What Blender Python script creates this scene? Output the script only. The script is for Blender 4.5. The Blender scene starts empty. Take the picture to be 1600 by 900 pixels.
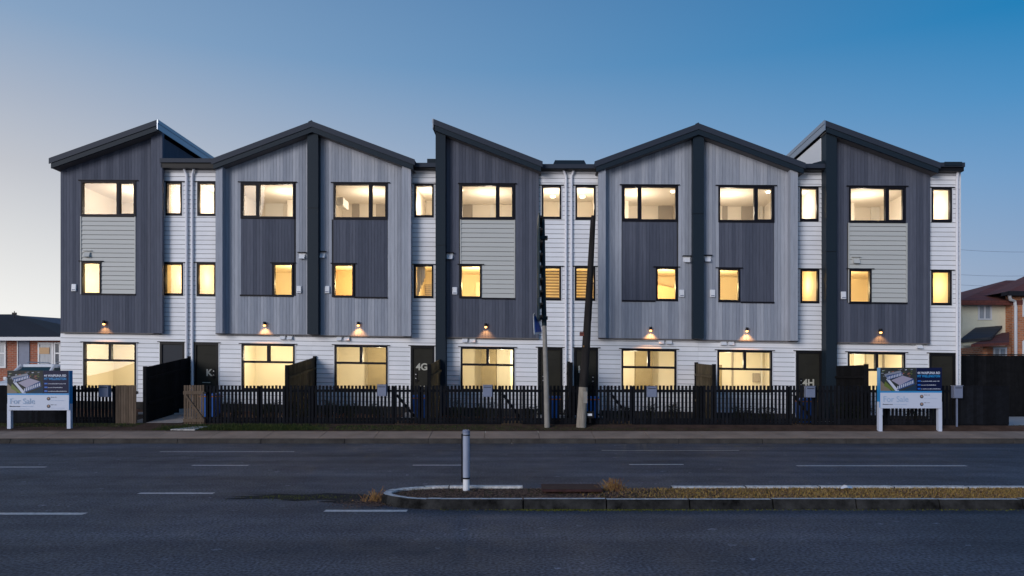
import bpy, math, random
from mathutils import Vector
random.seed(7)
R = math.radians
scene = bpy.context.scene
col = scene.collection

# ------------------------------------------------------------------ camera
CAM_H, FPX, HOR = 1.8, 1150.0, 595.0        # eye height, focal length in photo pixels, horizon row
cam = bpy.data.objects.new('camera', bpy.data.cameras.new('camera'))
col.objects.link(cam); scene.camera = cam
cam.location = (0, 0, CAM_H); cam.rotation_euler = (R(90), 0, 0)
cam.data.sensor_width = 36; cam.data.lens = 36 * FPX / 1600
cam.data.shift_y = (HOR - 450) / 1600
cam.data.clip_end = 2000; cam.data.clip_start = .1

# ------------------------------------------------------------------ dusk sky
def lin(c):
    return tuple((x/12.92 if x <= .04045 else ((x+.055)/1.055)**2.4) for x in (v/255 for v in c))
w = bpy.data.worlds.new('World'); scene.world = w; w.use_nodes = True
nt = w.node_tree; N = nt.nodes; L = nt.links
bg = N['Background']
tc = N.new('ShaderNodeTexCoord'); nrm = N.new('ShaderNodeVectorMath'); nrm.operation = 'NORMALIZE'
L.new(tc.outputs['Generated'], nrm.inputs[0])
sp = N.new('ShaderNodeSeparateXYZ'); L.new(nrm.outputs[0], sp.inputs[0])
def ramp(stops):
    r = N.new('ShaderNodeValToRGB'); L.new(sp.outputs['Z'], r.inputs[0])
    e = r.color_ramp.elements
    while len(e) > 1: e.remove(e[-1])
    e[0].position = stops[0][0]; e[0].color = (*lin(stops[0][1]), 1)
    for p, c in stops[1:]:
        k = e.new(p); k.color = (*lin(c), 1)
    return r
rl = ramp([(0, (244,244,240)), (.08, (240,240,238)), (.16, (218,219,221)), (.24, (192,195,203)), (.31, (168,179,197)), (.39, (134,162,194)), (.6, (85,125,170)), (1, (45,85,140))])
rr = ramp([(0, (158,168,190)), (.114, (144,165,195)), (.23, (108,153,198)), (.31, (72,140,193)), (.39, (24,124,182)), (.6, (14,92,152)), (1, (12,65,122))])
def math_node(op, a, b=None, clamp=False):
    m = N.new('ShaderNodeMath'); m.operation = op; m.use_clamp = clamp
    for i, v in enumerate((a, b)):
        if v is None: continue
        if isinstance(v, (int, float)): m.inputs[i].default_value = v
        else: L.new(v, m.inputs[i])
    return m.outputs[0]
hx = math_node('MULTIPLY', sp.outputs['X'], sp.outputs['X'])
hy = math_node('MULTIPLY', sp.outputs['Y'], sp.outputs['Y'])
hl = math_node('SQRT', math_node('ADD', math_node('ADD', hx, hy), 1e-5))
az = math_node('DIVIDE', sp.outputs['X'], hl)
fac = math_node('ADD', math_node('MULTIPLY', az, .88), .5, True)
mx = N.new('ShaderNodeMix'); mx.data_type = 'RGBA'
L.new(fac, mx.inputs[0]); L.new(rl.outputs[0], mx.inputs[6]); L.new(rr.outputs[0], mx.inputs[7])
# a thin share of the physical twilight sky mixed in
sky = N.new('ShaderNodeTexSky'); sky.sky_type = 'NISHITA'; sky.sun_disc = False
SUN_EL, SUN_AZ = R(14), R(-142)             # azimuth from +Y clockwise: behind the camera, to the left
sky.sun_elevation = R(2); sky.sun_rotation = SUN_AZ
sm = N.new('ShaderNodeMix'); sm.data_type = 'RGBA'; sm.blend_type = 'ADD'; sm.inputs[0].default_value = .01
L.new(mx.outputs[2], sm.inputs[6]); L.new(sky.outputs[0], sm.inputs[7])
# below the horizon: dull
L.new(sm.outputs[2], bg.inputs[0]); bg.inputs[1].default_value = 1.0

sl = bpy.data.lights.new('sun', 'SUN'); so = bpy.data.objects.new('sun', sl); col.objects.link(so)
sl.energy = 1.75; sl.angle = R(28); sl.color = (1.0, .95, .95)
d = Vector((math.sin(SUN_AZ)*math.cos(SUN_EL), math.cos(SUN_AZ)*math.cos(SUN_EL), math.sin(SUN_EL)))
so.rotation_euler = d.to_track_quat('Z', 'Y').to_euler()

vs = scene.view_settings
vs.view_transform = 'Standard'; vs.look = 'None'; vs.exposure = 0; vs.gamma = 1
scene.render.film_transparent = False
scene.cycles.max_bounces = 6; scene.cycles.diffuse_bounces = 4; scene.cycles.transparent_max_bounces = 12
scene.cycles.sample_clamp_indirect = 4

# ------------------------------------------------------------------ materials
def mat(name, rgb, rough=.6, metal=0, island=0, noise=None, bump=None, emit=None, tint=None, stretch=None, spec=None):
    """noise=(scale, amount[, second colour]); bump=(scale, strength); island = board-to-board variation"""
    m = bpy.data.materials.new(name); m.use_nodes = True
    n = m.node_tree.nodes; l = m.node_tree.links; b = n['Principled BSDF']
    b.inputs['Roughness'].default_value = rough; b.inputs['Metallic'].default_value = metal
    b.inputs['Specular IOR Level'].default_value = spec if spec is not None else (.3 if max(rgb) > .12 else .12)
    c = n.new('ShaderNodeRGB'); c.outputs[0].default_value = (*rgb, 1); out = c.outputs[0]
    geo = n.new('ShaderNodeNewGeometry')
    mp = n.new('ShaderNodeMapping'); l.new(geo.outputs['Position'], mp.inputs[0])
    if stretch: mp.inputs['Scale'].default_value = stretch
    if noise:
        t = n.new('ShaderNodeTexNoise'); t.inputs['Scale'].default_value = noise[0]; t.inputs['Detail'].default_value = 6; t.inputs['Roughness'].default_value = .65
        l.new(mp.outputs[0], t.inputs[0])
        rp = n.new('ShaderNodeMapRange'); rp.inputs[1].default_value = .32; rp.inputs[2].default_value = .68; l.new(t.outputs[0], rp.inputs[0])
        mixn = n.new('ShaderNodeMix'); mixn.data_type = 'RGBA'; l.new(rp.outputs[0], mixn.inputs[0])
        lo = noise[2] if len(noise) > 2 else tuple(x*(1-noise[1]) for x in rgb)
        mixn.inputs[6].default_value = (*lo, 1); mixn.inputs[7].default_value = (*(tuple(x*(1+noise[1]) for x in rgb)), 1)
        out = mixn.outputs[2]
    if island:
        rp = n.new('ShaderNodeMapRange'); rp.inputs[3].default_value = 1-island; rp.inputs[4].default_value = 1+island
        l.new(geo.outputs['Random Per Island'], rp.inputs[0])
        mul = n.new('ShaderNodeMix'); mul.data_type = 'RGBA'; mul.blend_type = 'MULTIPLY'; mul.inputs[0].default_value = 1
        cc = n.new('ShaderNodeCombineColor')
        if tint:
            for i, k in enumerate(tint):
                q = n.new('ShaderNodeMath'); q.operation = 'POWER'; l.new(rp.outputs[0], q.inputs[0]); q.inputs[1].default_value = k; l.new(q.outputs[0], cc.inputs[i])
        else:
            for i in range(3): l.new(rp.outputs[0], cc.inputs[i])
        l.new(out, mul.inputs[6]); l.new(cc.outputs[0], mul.inputs[7]); out = mul.outputs[2]
    l.new(out, b.inputs['Base Color'])
    if bump:
        t = n.new('ShaderNodeTexNoise'); t.inputs['Scale'].default_value = bump[0]; t.inputs['Detail'].default_value = 5
        l.new(mp.outputs[0], t.inputs[0]); bp = n.new('ShaderNodeBump'); bp.inputs['Strength'].default_value = bump[1]; bp.inputs['Distance'].default_value = .01
        l.new(t.outputs[0], bp.inputs['Height']); l.new(bp.outputs[0], b.inputs['Normal'])
    if emit:
        b.inputs['Emission Color'].default_value = (*emit[0], 1); b.inputs['Emission Strength'].default_value = emit[1]
    return m
def brick(name, c1, c2, mortar, scale=1.0, bw=.23, rh=.085, vert=True):
    m = bpy.data.materials.new(name); m.use_nodes = True
    n = m.node_tree.nodes; l = m.node_tree.links; b = n['Principled BSDF']; b.inputs['Roughness'].default_value = .85
    geo = n.new('ShaderNodeNewGeometry'); s = n.new('ShaderNodeSeparateXYZ'); l.new(geo.outputs['Position'], s.inputs[0])
    cx = n.new('ShaderNodeCombineXYZ')
    if vert:
        a = n.new('ShaderNodeMath'); a.operation = 'ADD'; l.new(s.outputs[0], a.inputs[0]); l.new(s.outputs[1], a.inputs[1])
        l.new(a.outputs[0], cx.inputs[0]); l.new(s.outputs[2], cx.inputs[1])
    else:
        l.new(s.outputs[0], cx.inputs[0]); l.new(s.outputs[1], cx.inputs[1])
    t = n.new('ShaderNodeTexBrick'); l.new(cx.outputs[0], t.inputs[0]); t.inputs['Scale'].default_value = scale
    t.inputs['Brick Width'].default_value = bw; t.inputs['Row Height'].default_value = rh; t.inputs['Mortar Size'].default_value = .008
    t.inputs['Color1'].default_value = (*c1, 1); t.inputs['Color2'].default_value = (*c2, 1); t.inputs['Mortar'].default_value = (*mortar, 1)
    l.new(t.outputs[0], b.inputs['Base Color'])
    return m
def glassmat(name, tint=(1, 1, 1), glossy=1.0):
    m = bpy.data.materials.new(name); m.use_nodes = True
    n = m.node_tree.nodes; l = m.node_tree.links
    for x in list(n):
        if x.type == 'BSDF_PRINCIPLED': n.remove(x)
    o = [x for x in n if x.type == 'OUTPUT_MATERIAL'][0]
    tr = n.new('ShaderNodeBsdfTransparent'); tr.inputs[0].default_value = (*tint, 1)
    g = n.new('ShaderNodeBsdfGlossy'); g.inputs['Roughness'].default_value = .01
    f = n.new('ShaderNodeFresnel'); f.inputs[0].default_value = 1.45
    x = n.new('ShaderNodeMixShader'); l.new(f.outputs[0], x.inputs[0]); l.new(tr.outputs[0], x.inputs[1]); l.new(g.outputs[0], x.inputs[2]); l.new(x.outputs[0], o.inputs[0])
    return m

M = {}
M['wb_white'] = mat('white_weatherboard_paint', (.76, .77, .80), .5, island=.045, noise=(1.2, .05))
M['wb_gap'] = mat('board_shadow_gap', (.10, .105, .12), .8)  # dark backing colour paints in the shadow lines between lapped boards
M['wb_grey'] = mat('pale_grey_weatherboard_paint', (.50, .51, .49), .5, island=.03)
M['trim_white'] = mat('white_trim_paint', (.74, .75, .77), .45)
M['timber_light'] = mat('silvered_timber', (.31, .335, .39), .8, island=.2, noise=(3, .12), stretch=(6, 6, .5), tint=(1.1, 1, .85))
M['timber_dark'] = mat('dark_stained_timber', (.080, .090, .124), .8, island=.22, noise=(3, .13), stretch=(6, 6, .5), tint=(1.1, 1, .85))
M['timber_gap'] = mat('timber_groove', (.05, .05, .055), .9)
M['metal_dark'] = mat('dark_folded_metal', (.014, .024, .036), .5, metal=.0)
M['roof_metal'] = mat('dark_roof_metal', (.034, .043, .062), .5, metal=.0)
M['roof_verge'] = mat('skylit_roof_metal', (.30, .33, .38), .35, metal=.7)  # roof metal in a lighter, shinier copy: sky light painted onto the receding verges
M['soffit'] = mat('soffit_board', (.16, .15, .15), .7)
M['frame'] = mat('black_window_frame', (.009, .009, .014), .5)
M['glass'] = glassmat('clear_glass')
M['door'] = mat('olive_black_door', (.026, .025, .020), .6, noise=(2, .15))
M['door_dark'] = mat('dark_blue_grey_door', (.03, .035, .045), .5)
M['black'] = mat('black_plastic', (.01, .01, .012), .4)
M['steel'] = mat('brushed_steel', (.5, .5, .5), .35, metal=.8)
M['sticker'] = mat('pale_door_lettering', (.45, .44, .38), .6)
M['vent'] = mat('white_plastic', (.72, .74, .78), .4)
M['pvc'] = mat('white_downpipe', (.74, .75, .8), .35)
M['room_cream'] = mat('cream_room_paint', (.80, .74, .64), .9, noise=(.5, .03))
M['room_amber'] = mat('warm_room_paint', (.85, .76, .58), .9, noise=(.5, .04))
M['room_ground'] = mat('pale_room_paint', (.82, .76, .62), .9, noise=(.5, .03))
M['room_floor'] = mat('timber_floor', (.35, .27, .19), .5)
M['room_carpet'] = mat('pale_carpet', (.62, .56, .42), .95, noise=(8, .05))
M['partition'] = mat('beige_partition', (.26, .21, .12), .9, noise=(3, .08))
M['cupboard'] = mat('taupe_cupboard', (.36, .32, .27), .7)
M['white_int'] = mat('white_appliance', (.8, .78, .72), .4)
M['blind'] = mat('wooden_blind', (.30, .20, .09), .6, island=.2)
M['curtain'] = mat('cream_curtain', (.7, .62, .48), .9)
M['bulb_warm'] = mat('lamp_glow', (1, .8, .5), .5, emit=((1, .42, .10), 5))
M['ceil_glow'] = mat('ceiling_lamp_glow', (1, .9, .7), .5, emit=((1, .86, .62), 7))
M['picket'] = mat('black_stained_picket', (.007, .008, .011), .9, island=.35, noise=(8, .3))
M['picket_brown'] = mat('brown_weathered_picket', (.115, .085, .062), .85, island=.25, noise=(10, .25), stretch=(1, 1, .2))
M['screen_brown'] = mat('rough_sawn_fence_board', (.075, .06, .038), .9, island=.35, noise=(7, .4), stretch=(1, 1, .3))
M['screen_dark'] = mat('dark_fence_board', (.008, .008, .009), .9, island=.35, noise=(6, .3))
M['concrete'] = mat('footpath_concrete', (.29, .215, .165), .9, noise=(1.3, .22), bump=(60, .2))
M['kerb'] = mat('kerb_concrete', (.055, .05, .046), .9, noise=(3, .35), bump=(40, .3))
M['pale_concrete'] = mat('pale_concrete', (.42, .41, .40), .9, noise=(4, .15))
M['white_plastic2'] = M['vent']
M['bin_blue'] = mat('blue_bin_plastic', (.012, .10, .42), .4)
M['bin_orange'] = mat('orange_bin_rim', (.5, .14, .03), .5)
M['letterbox'] = mat('grey_letterbox_metal', (.17, .20, .29), .45, noise=(5, .08))
M['pole_wood'] = mat('weathered_pole_timber', (.27, .24, .20), .9, noise=(4, .3), stretch=(3, 3, .4), bump=(30, .3))
M['pole_black'] = mat('tarred_pole_timber', (.022, .02, .02), .8, noise=(4, .4), stretch=(3, 3, .4))
M['pole_grey'] = mat('galvanised_pole', (.26, .245, .22), .6, noise=(5, .15))
M['pole_teal'] = mat('dark_painted_metal', (.018, .035, .045), .5)
M['sign_white'] = mat('sign_white', (.55, .60, .72), .4)
M['sign_navy'] = mat('sign_navy', (.006, .010, .045), .4)
M['sign_cyan'] = mat('sign_cyan', (.02, .25, .58), .4)
M['sign_blue'] = mat('sign_blue', (.01, .12, .5), .4)
M['sign_text'] = mat('sign_grey_text', (.33, .45, .62), .5)
M['sign_dark'] = mat('sign_dark_text', (.08, .09, .12), .5)
M['road_blue'] = mat('traffic_blue', (.01, .09, .45), .4)
M['post_white'] = mat('marker_post_white', (.72, .74, .78), .4, noise=(9, .08))
M['post_grey'] = mat('marker_post_sleeve', (.30, .34, .44), .35, noise=(12, .15), stretch=(1, 1, .2))
M['rust'] = mat('rusty_steel_plate', (.045, .022, .022), .7, noise=(9, .35), bump=(60, .3))
M['car_white'] = mat('pearl_car_paint', (.62, .65, .70), .25)
M['car_glass'] = mat('tinted_car_glass', (.02, .05, .065), .05)
M['tyre'] = mat('tyre_rubber', (.015, .015, .015), .8)
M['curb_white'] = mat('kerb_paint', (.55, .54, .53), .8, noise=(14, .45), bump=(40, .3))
M['bark'] = mat('shrub_stem', (.06, .045, .03), .9)
M['leaf'] = mat('dark_shrub_leaf', (.03, .045, .02), .6, island=.5, tint=(1.2, .8, .5))
M['grass'] = mat('short_grass', (.045, .062, .018), .7, island=.5, tint=(1.3, .7, .3))
M['grass_dry'] = mat('dry_grass', (.30, .19, .06), .8, island=.6, tint=(1, 1.1, .8))
M['weed'] = mat('rusty_weed', (.22, .115, .045), .8, island=.6, tint=(1, 1.4, .6))
M['moss'] = mat('moss', (.09, .10, .02), .9, island=.5)
M['litterfall'] = mat('leaf_litter', (.22, .12, .08), .9, island=.7, tint=(1, 1.2, 1.2))
M['cream_wall'] = mat('cream_render', (.78, .75, .58), .85, noise=(2, .05))
M['brick_red'] = brick('red_brick', (.42, .12, .06), (.28, .08, .045), (.36, .28, .22))
M['brick_orange'] = brick('orange_brick', (.60, .22, .09), (.42, .14, .06), (.45, .36, .28))
M['roof_black'] = brick('black_tiled_roof', (.006, .007, .013), (.010, .010, .018), (.004, .004, .006), bw=.4, rh=.28)
M['roof_blue'] = brick('blue_grey_tiled_roof', (.035, .06, .10), (.05, .075, .12), (.012, .02, .035), bw=.6, rh=.16)
M['roof_red'] = brick('red_brown_tiled_roof', (.20, .055, .04), (.13, .04, .03), (.03, .012, .01), bw=.35, rh=.13)
M['roof_grey'] = brick('dark_grey_tiled_roof', (.05, .05, .055), (.035, .037, .042), (.018, .018, .02), bw=.35, rh=.12)
M['pane_dark'] = mat('dark_window_pane', (.06, .08, .11), .1, noise=(1.5, .5))
M['pane_curtain'] = mat('net_curtain_behind_glass', (.33, .36, .40), .25, noise=(6, .2), stretch=(4, 4, .3))
M['blind_tan'] = mat('tan_roller_blind', (.55, .36, .20), .6)

# asphalt: aggregate speckle, large worn patches, tyre-track streaks
def asphalt():
    m = bpy.data.materials.new('asphalt'); m.use_nodes = True
    n = m.node_tree.nodes; l = m.node_tree.links; b = n['Principled BSDF']
    geo = n.new('ShaderNodeNewGeometry')
    def noise(scale, detail=4, st=None):
        mp = n.new('ShaderNodeMapping'); l.new(geo.outputs['Position'], mp.inputs[0])
        if st: mp.inputs['Scale'].default_value = st
        t = n.new('ShaderNodeTexNoise'); t.inputs['Scale'].default_value = scale; t.inputs['Detail'].default_value = detail; l.new(mp.outputs[0], t.inputs[0]); return t.outputs[0]
    def rng(x, a, b_, c, d_):
        r = n.new('ShaderNodeMapRange'); l.new(x, r.inputs[0]); 
        for i, v in enumerate((a, b_, c, d_)): r.inputs[i+1].default_value = v
        return r.outputs[0]
    def mul(a, c):
        q = n.new('ShaderNodeMath'); q.operation = 'MULTIPLY'; l.new(a, q.inputs[0]); l.new(c, q.inputs[1]); return q.outputs[0]
    sp1 = rng(noise(30, 3), .36, .66, .35, 1.85)
    sp2 = rng(noise(22, 4), .3, .7, .82, 1.18)
    big = rng(noise(.4, 5), .32, .68, .72, 1.25)
    streak = rng(noise(1.1, 4, (.05, 1, 1)), .3, .7, .8, 1.2)
    f = mul(mul(sp1, sp2), mul(big, streak))
    vo = n.new('ShaderNodeTexVoronoi'); vo.inputs['Scale'].default_value = 14; l.new(geo.outputs['Position'], vo.inputs[0])
    stone = rng(vo.outputs['Color'], .93, .96, 1, 2.6)
    f = mul(f, stone)
    f = mul(f, rng(noise(.9, 3, (.03, 1.6, 1)), .38, .62, .82, 1.2))
    c = n.new('ShaderNodeVectorMath'); c.operation = 'SCALE'; c.inputs[0].default_value = (.058, .063, .081); l.new(f, c.inputs['Scale'])
    l.new(c.outputs[0], b.inputs['Base Color'])
    l.new(rng(noise(2, 4), .3, .7, .62, .8), b.inputs['Roughness'])
    b.inputs['Specular IOR Level'].default_value = .35
    bp = n.new('ShaderNodeBump'); bp.inputs['Strength'].default_value = .8; bp.inputs['Distance'].default_value = .02
    l.new(noise(28, 4), bp.inputs['Height']); l.new(bp.outputs[0], b.inputs['Normal'])
    return m
M['asphalt'] = asphalt()
M['patch'] = mat('dark_road_patch', (.020, .021, .025), .85, noise=(6, .4), bump=(40, .6))
M['line'] = mat('worn_white_road_paint', (.62, .62, .62), .6, noise=(18, .12, (.35, .35, .36)), bump=(60, .3))
M['soil'] = mat('bare_soil', (.075, .045, .032), .95, noise=(2.5, .35), bump=(30, .6))
M['paver'] = brick('pale_pavers', (.42, .36, .31), (.36, .31, .27), (.15, .13, .12), bw=.6, rh=.3, vert=False)

# ------------------------------------------------------------------ mesh helpers
ROOT_T = {}
def tag(o, label=None, cat=None, group=None, kind=None):
    if label: o['label'] = label
    if cat: o['category'] = cat
    if group: o['group'] = group
    if kind: o['kind'] = kind
    return o
def empty(name, loc, label, cat, group=None):
    o = bpy.data.objects.new(name, None); col.objects.link(o); o.location = loc; o.empty_display_size = .3
    tag(o, label, cat, group); ROOT_T[o.name] = Vector(loc); return o
def base_of(parent):
    while parent.parent: parent = parent.parent
    return Vector(parent.location)

class MB:
    def __init__(s): s.v = []; s.f = []; s.m = []; s.mats = []
    def slot(s, m):
        if m not in s.mats: s.mats.append(m)
        return s.mats.index(m)
    def hexa(s, p, m=None):           # 8 points: bottom 4 then top 4, same winding
        b = len(s.v); s.v += [tuple(q) for q in p]
        for f in ((0,3,2,1), (4,5,6,7), (0,1,5,4), (1,2,6,5), (2,3,7,6), (3,0,4,7)):
            s.f.append(tuple(b+i for i in f)); s.m.append(s.slot(m))
    def poly(s, p, m=None):
        b = len(s.v); s.v += [tuple(q) for q in p]; s.f.append(tuple(range(b, b+len(p)))); s.m.append(s.slot(m))
    def box(s, x0, x1, y0, y1, z0, z1, m=None):
        s.hexa([(x0,y0,z0),(x1,y0,z0),(x1,y1,z0),(x0,y1,z0),(x0,y0,z1),(x1,y0,z1),(x1,y1,z1),(x0,y1,z1)], m)
    def obox(s, c, ax, ay, az_, m=None):      # centre and three half-axis vectors
        c, ax, ay, az_ = map(Vector, (c, ax, ay, az_))
        s.hexa([c-ax-ay-az_, c+ax-ay-az_, c+ax+ay-az_, c-ax+ay-az_, c-ax-ay+az_, c+ax-ay+az_, c+ax+ay+az_, c-ax+ay+az_], m)
    # local building coordinates: u along the terrace, w out of the facade, v up (following the street's fall)
    def pr(s, u0, u1, w0, w1, b0, t0, b1=None, t1=None, m=None, wt=None, S=True):
        if b1 is None: b1 = b0
        if t1 is None: t1 = t0
        F = W if S else Wl
        wt = w1 if wt is None else wt
        s.hexa([F(u0,w1,b0), F(u1,w1,b1), F(u1,w0,b1), F(u0,w0,b0), F(u0,wt,t0), F(u1,wt,t1), F(u1,w0,t1), F(u0,w0,t0)], m)
    def tube(s, pts, r, n=10, m=None, cap=True):
        pts = [Vector(p) for p in pts]; rs = r if isinstance(r, (list, tuple)) else [r]*len(pts)
        rings = []
        for i, p in enumerate(pts):
            t = (pts[min(i+1, len(pts)-1)] - pts[max(i-1, 0)]).normalized()
            a = t.cross(Vector((0, 1, 0)) if abs(t.y) < .9 else Vector((1, 0, 0))).normalized(); b = t.cross(a)
            k = len(s.v)
            for j in range(n):
                q = 2*math.pi*j/n; s.v.append(tuple(p + a*math.cos(q)*rs[i] + b*math.sin(q)*rs[i]))
            rings.append(k)
        for i in range(len(rings)-1):
            for j in range(n):
                s.f.append((rings[i]+j, rings[i]+(j+1)%n, rings[i+1]+(j+1)%n, rings[i+1]+j)); s.m.append(s.slot(m))
        if cap:
            s.f.append(tuple(rings[0]+j for j in reversed(range(n)))); s.m.append(s.slot(m))
            s.f.append(tuple(rings[-1]+j for j in range(n))); s.m.append(s.slot(m))
    def build(s, name, material=None, parent=None, loc=None, smooth=False, bevel=0):
        base = base_of(parent) if parent else Vector(loc or (0, 0, 0))
        me = bpy.data.meshes.new(name); me.from_pydata([tuple(Vector(v)-base) for v in s.v], [], s.f)
        for m in s.mats: me.materials.append(M[m] if m else material)
        if not s.mats: me.materials.append(material)
        me.polygons.foreach_set('material_index', s.m)
        if smooth: me.polygons.foreach_set('use_smooth', [True]*len(me.polygons))
        me.update()
        o = bpy.data.objects.new(name, me); col.objects.link(o)
        if parent: o.parent = parent
        else: o.location = base
        if bevel:
            bm = o.modifiers.new('bevel', 'BEVEL'); bm.width = bevel; bm.segments = 2; bm.limit_method = 'ANGLE'
        if smooth:
            for p in me.polygons: pass
        return o

# ------------------------------------------------------------------ terrace frame
A = R(2.5); D0 = 26.5; SL = .0165
ca, sa = math.cos(A), math.sin(A)
def Wl(u, w_, z): return (u*ca - w_*sa, D0 - u*sa - w_*ca, z)
def W(u, w_, v): return Wl(u, w_, v - SL*u)
def U(px, w_=0.0):                     # measured photo column -> distance along the terrace
    k = (px-800)/FPX
    return (k*(D0 - w_*ca) + w_*sa)/(ca + k*sa)
def V(px, py, w_=0.0):                 # measured photo row -> height above the street, following its fall
    u = U(px, w_); Y = D0 - u*sa - w_*ca
    return CAM_H + (HOR-py)/FPX*Y + SL*u
def X_at(px, Y): return (px-800)/FPX*Y
def Z_at(py, Y): return CAM_H + (HOR-py)/FPX*Y
V_BASE, V_GROUND, W_BAY, W_FIN, W_ROOF, DEPTH, W_FENCE = .80, .52, .14, .46, .60, 9.0, 3.15

# ------------------------------------------------------------------ setting
def ground_z(u, w_):
    uc = max(-35, min(35, u)); b = V_GROUND - SL*uc
    if w_ >= W_FENCE-.1: return .42
    if w_ >= .4: return b + (.42-b)*(w_-.4)/(W_FENCE-.5)
    return b
g = MB()
us = [-200, -80, -40] + [-32+i*1.0 for i in range(65)] + [40, 80, 200]
def grow(fn): 
    k = len(g.v)
    for u in us: g.v.append(fn(u))
    return k
def near(u):
    p = Wl(u, 0, 0); return (p[0], 22.3, .272)
rows = [grow(near)]
for w_ in (W_FENCE+.05, W_FENCE-.1, 2.2, 1.3, .4, -1, -15, -40, -120, -900):
    rows.append(grow(lambda u: Wl(u, w_, ground_z(u, w_))))
for a, b in zip(rows, rows[1:]):
    for i in range(len(us)-1):
        g.f.append((a+i, a+i+1, b+i+1, b+i)); g.m.append(g.slot(None))
tag(g.build('ground', M['soil']), kind='structure')
r = MB(); r.poly([(-200, -60, 0), (200, -60, 0), (200, 21.12, 0), (-200, 21.12, 0)])
tag(r.build('road', M['asphalt']), kind='structure')
# kerb in lengths and footpath in slabs with joints
k = MB(); x = -60.0
while x < 60:
    k.hexa([(x,21.10,-.02),(x+2.39,21.10,-.02),(x+2.39,21.30,-.02),(x,21.30,-.02),(x,21.14,.125),(x+2.39,21.14,.125),(x+2.39,21.30,.135),(x,21.30,.135)]); x += 2.4
tag(k.build('kerb', M['kerb'], bevel=.012), kind='structure')
f = MB(); x = -60.0
while x < 60:
    f.hexa([(x,21.305,0),(x+1.585,21.305,0),(x+1.585,22.42,0),(x,22.42,0),(x,21.305,.14),(x+1.585,21.305,.14),(x+1.585,22.42,.285),(x,22.42,.285)]); x += 1.6
tag(f.build('footpath', M['concrete']), kind='structure')

# road markings: separate painted dashes
def ybar(x0, x1, py, wid):
    Y = CAM_H*FPX/(py-HOR); a, b = X_at(x0, Y), X_at(x1, Y)
    m = MB(); n = 14
    pts = [(a+(b-a)*i/n, Y-wid/2+random.uniform(-.006, .006)) for i in range(n+1)] + [(b-(b-a)*i/n, Y+wid/2+random.uniform(-.006, .006)) for i in range(n+1)]
    m.poly([(p[0], p[1], .004) for p in pts]); return m
for x0, x1, py, wid in ((250, 460, 706, .09), (940, 1155, 704, .07), (-75, 72, 730, .12), (300, 388, 727.3, .12), (645, 722, 727, .12),
                        (983, 1068, 726, .11), (1245, 1510, 728, .14), (217, 334, 771, .13), (-120, 133, 803, .15), (507, 636, 798.5, .15)):
    tag(ybar(x0, x1, py, wid).build('road_marking', M['line']), kind='structure')
# dark worn patches with torn outlines
def patch(cx, cy, rx, ry, z, seed):
    rd = random.Random(seed); m = MB(); n = 30
    rr_ = [1+rd.uniform(-.28, .28) for _ in range(n)]
    m.poly([(cx+rx*rr_[i]*math.cos(2*math.pi*i/n), cy+ry*rr_[i]*math.sin(2*math.pi*i/n), z) for i in range(n)])
    tag(m.build('road_patch', M['patch']), kind='structure')
patch(-3.1, 11.4, 1.15, .33, .0025, 1); patch(-2.0, 11.05, .8, .3, .003, 3)

# traffic island: kerb ring with soil and dry grass
IX0, IX1, IY0, IY1, IZ = -1.95, 34, 10.30, 11.72, .14
def island_outline(inset, n=14):
    ym, ry = (IY0+IY1)/2, (IY1-IY0)/2-inset; rx = .95-inset
    cx = IX0+.95
    pts = [(cx-rx*math.sin(math.pi*i/n), ym+ry*math.cos(math.pi*i/n)) for i in range(n+1)]   # back to front round the nose
    return [(IX1, ym+ry)] + pts + [(IX1, ym-ry)]
oo, o2, ii = island_outline(-.015), island_outline(.03), island_outline(.15)
kb = MB()
for i in range(len(oo)-1):
    def seg(a0, a1, gap0=0):
        pass
    segs = [(0, 1)]
    if abs(oo[i][0]-oo[i+1][0]) > 3:
        nn = 30; segs = [(j/nn, (j+1)/nn-.0006) for j in range(nn)]
    for s0, s1 in segs:
        def lp(P, t): return (P[i][0]+(P[i+1][0]-P[i][0])*t, P[i][1]+(P[i+1][1]-P[i][1])*t)
        if i == 0:
            xa, xb = sorted((lp(oo, s0)[0], lp(oo, s1)[0]))
            if xb > .42 and xa < 1.55: continue                      # rear kerb broken where the steel plate lies
        jz = random.uniform(-.006, .004)
        b = len(kb.v)
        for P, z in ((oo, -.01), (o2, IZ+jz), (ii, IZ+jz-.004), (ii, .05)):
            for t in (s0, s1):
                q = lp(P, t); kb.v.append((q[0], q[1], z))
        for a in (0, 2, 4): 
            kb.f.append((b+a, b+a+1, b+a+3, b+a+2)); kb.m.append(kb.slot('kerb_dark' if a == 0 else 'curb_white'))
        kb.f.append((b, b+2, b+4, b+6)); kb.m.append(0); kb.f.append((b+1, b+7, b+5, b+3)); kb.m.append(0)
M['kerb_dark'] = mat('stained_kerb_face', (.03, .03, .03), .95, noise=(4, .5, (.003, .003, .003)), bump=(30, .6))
tag(kb.build('island_kerb', M['kerb_dark']), kind='structure')
sl_ = MB(); sl_.poly([(p[0], p[1], IZ-.035) for p in island_outline(.14)])
tag(sl_.build('island_soil', M['soil']), kind='structure')

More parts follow.
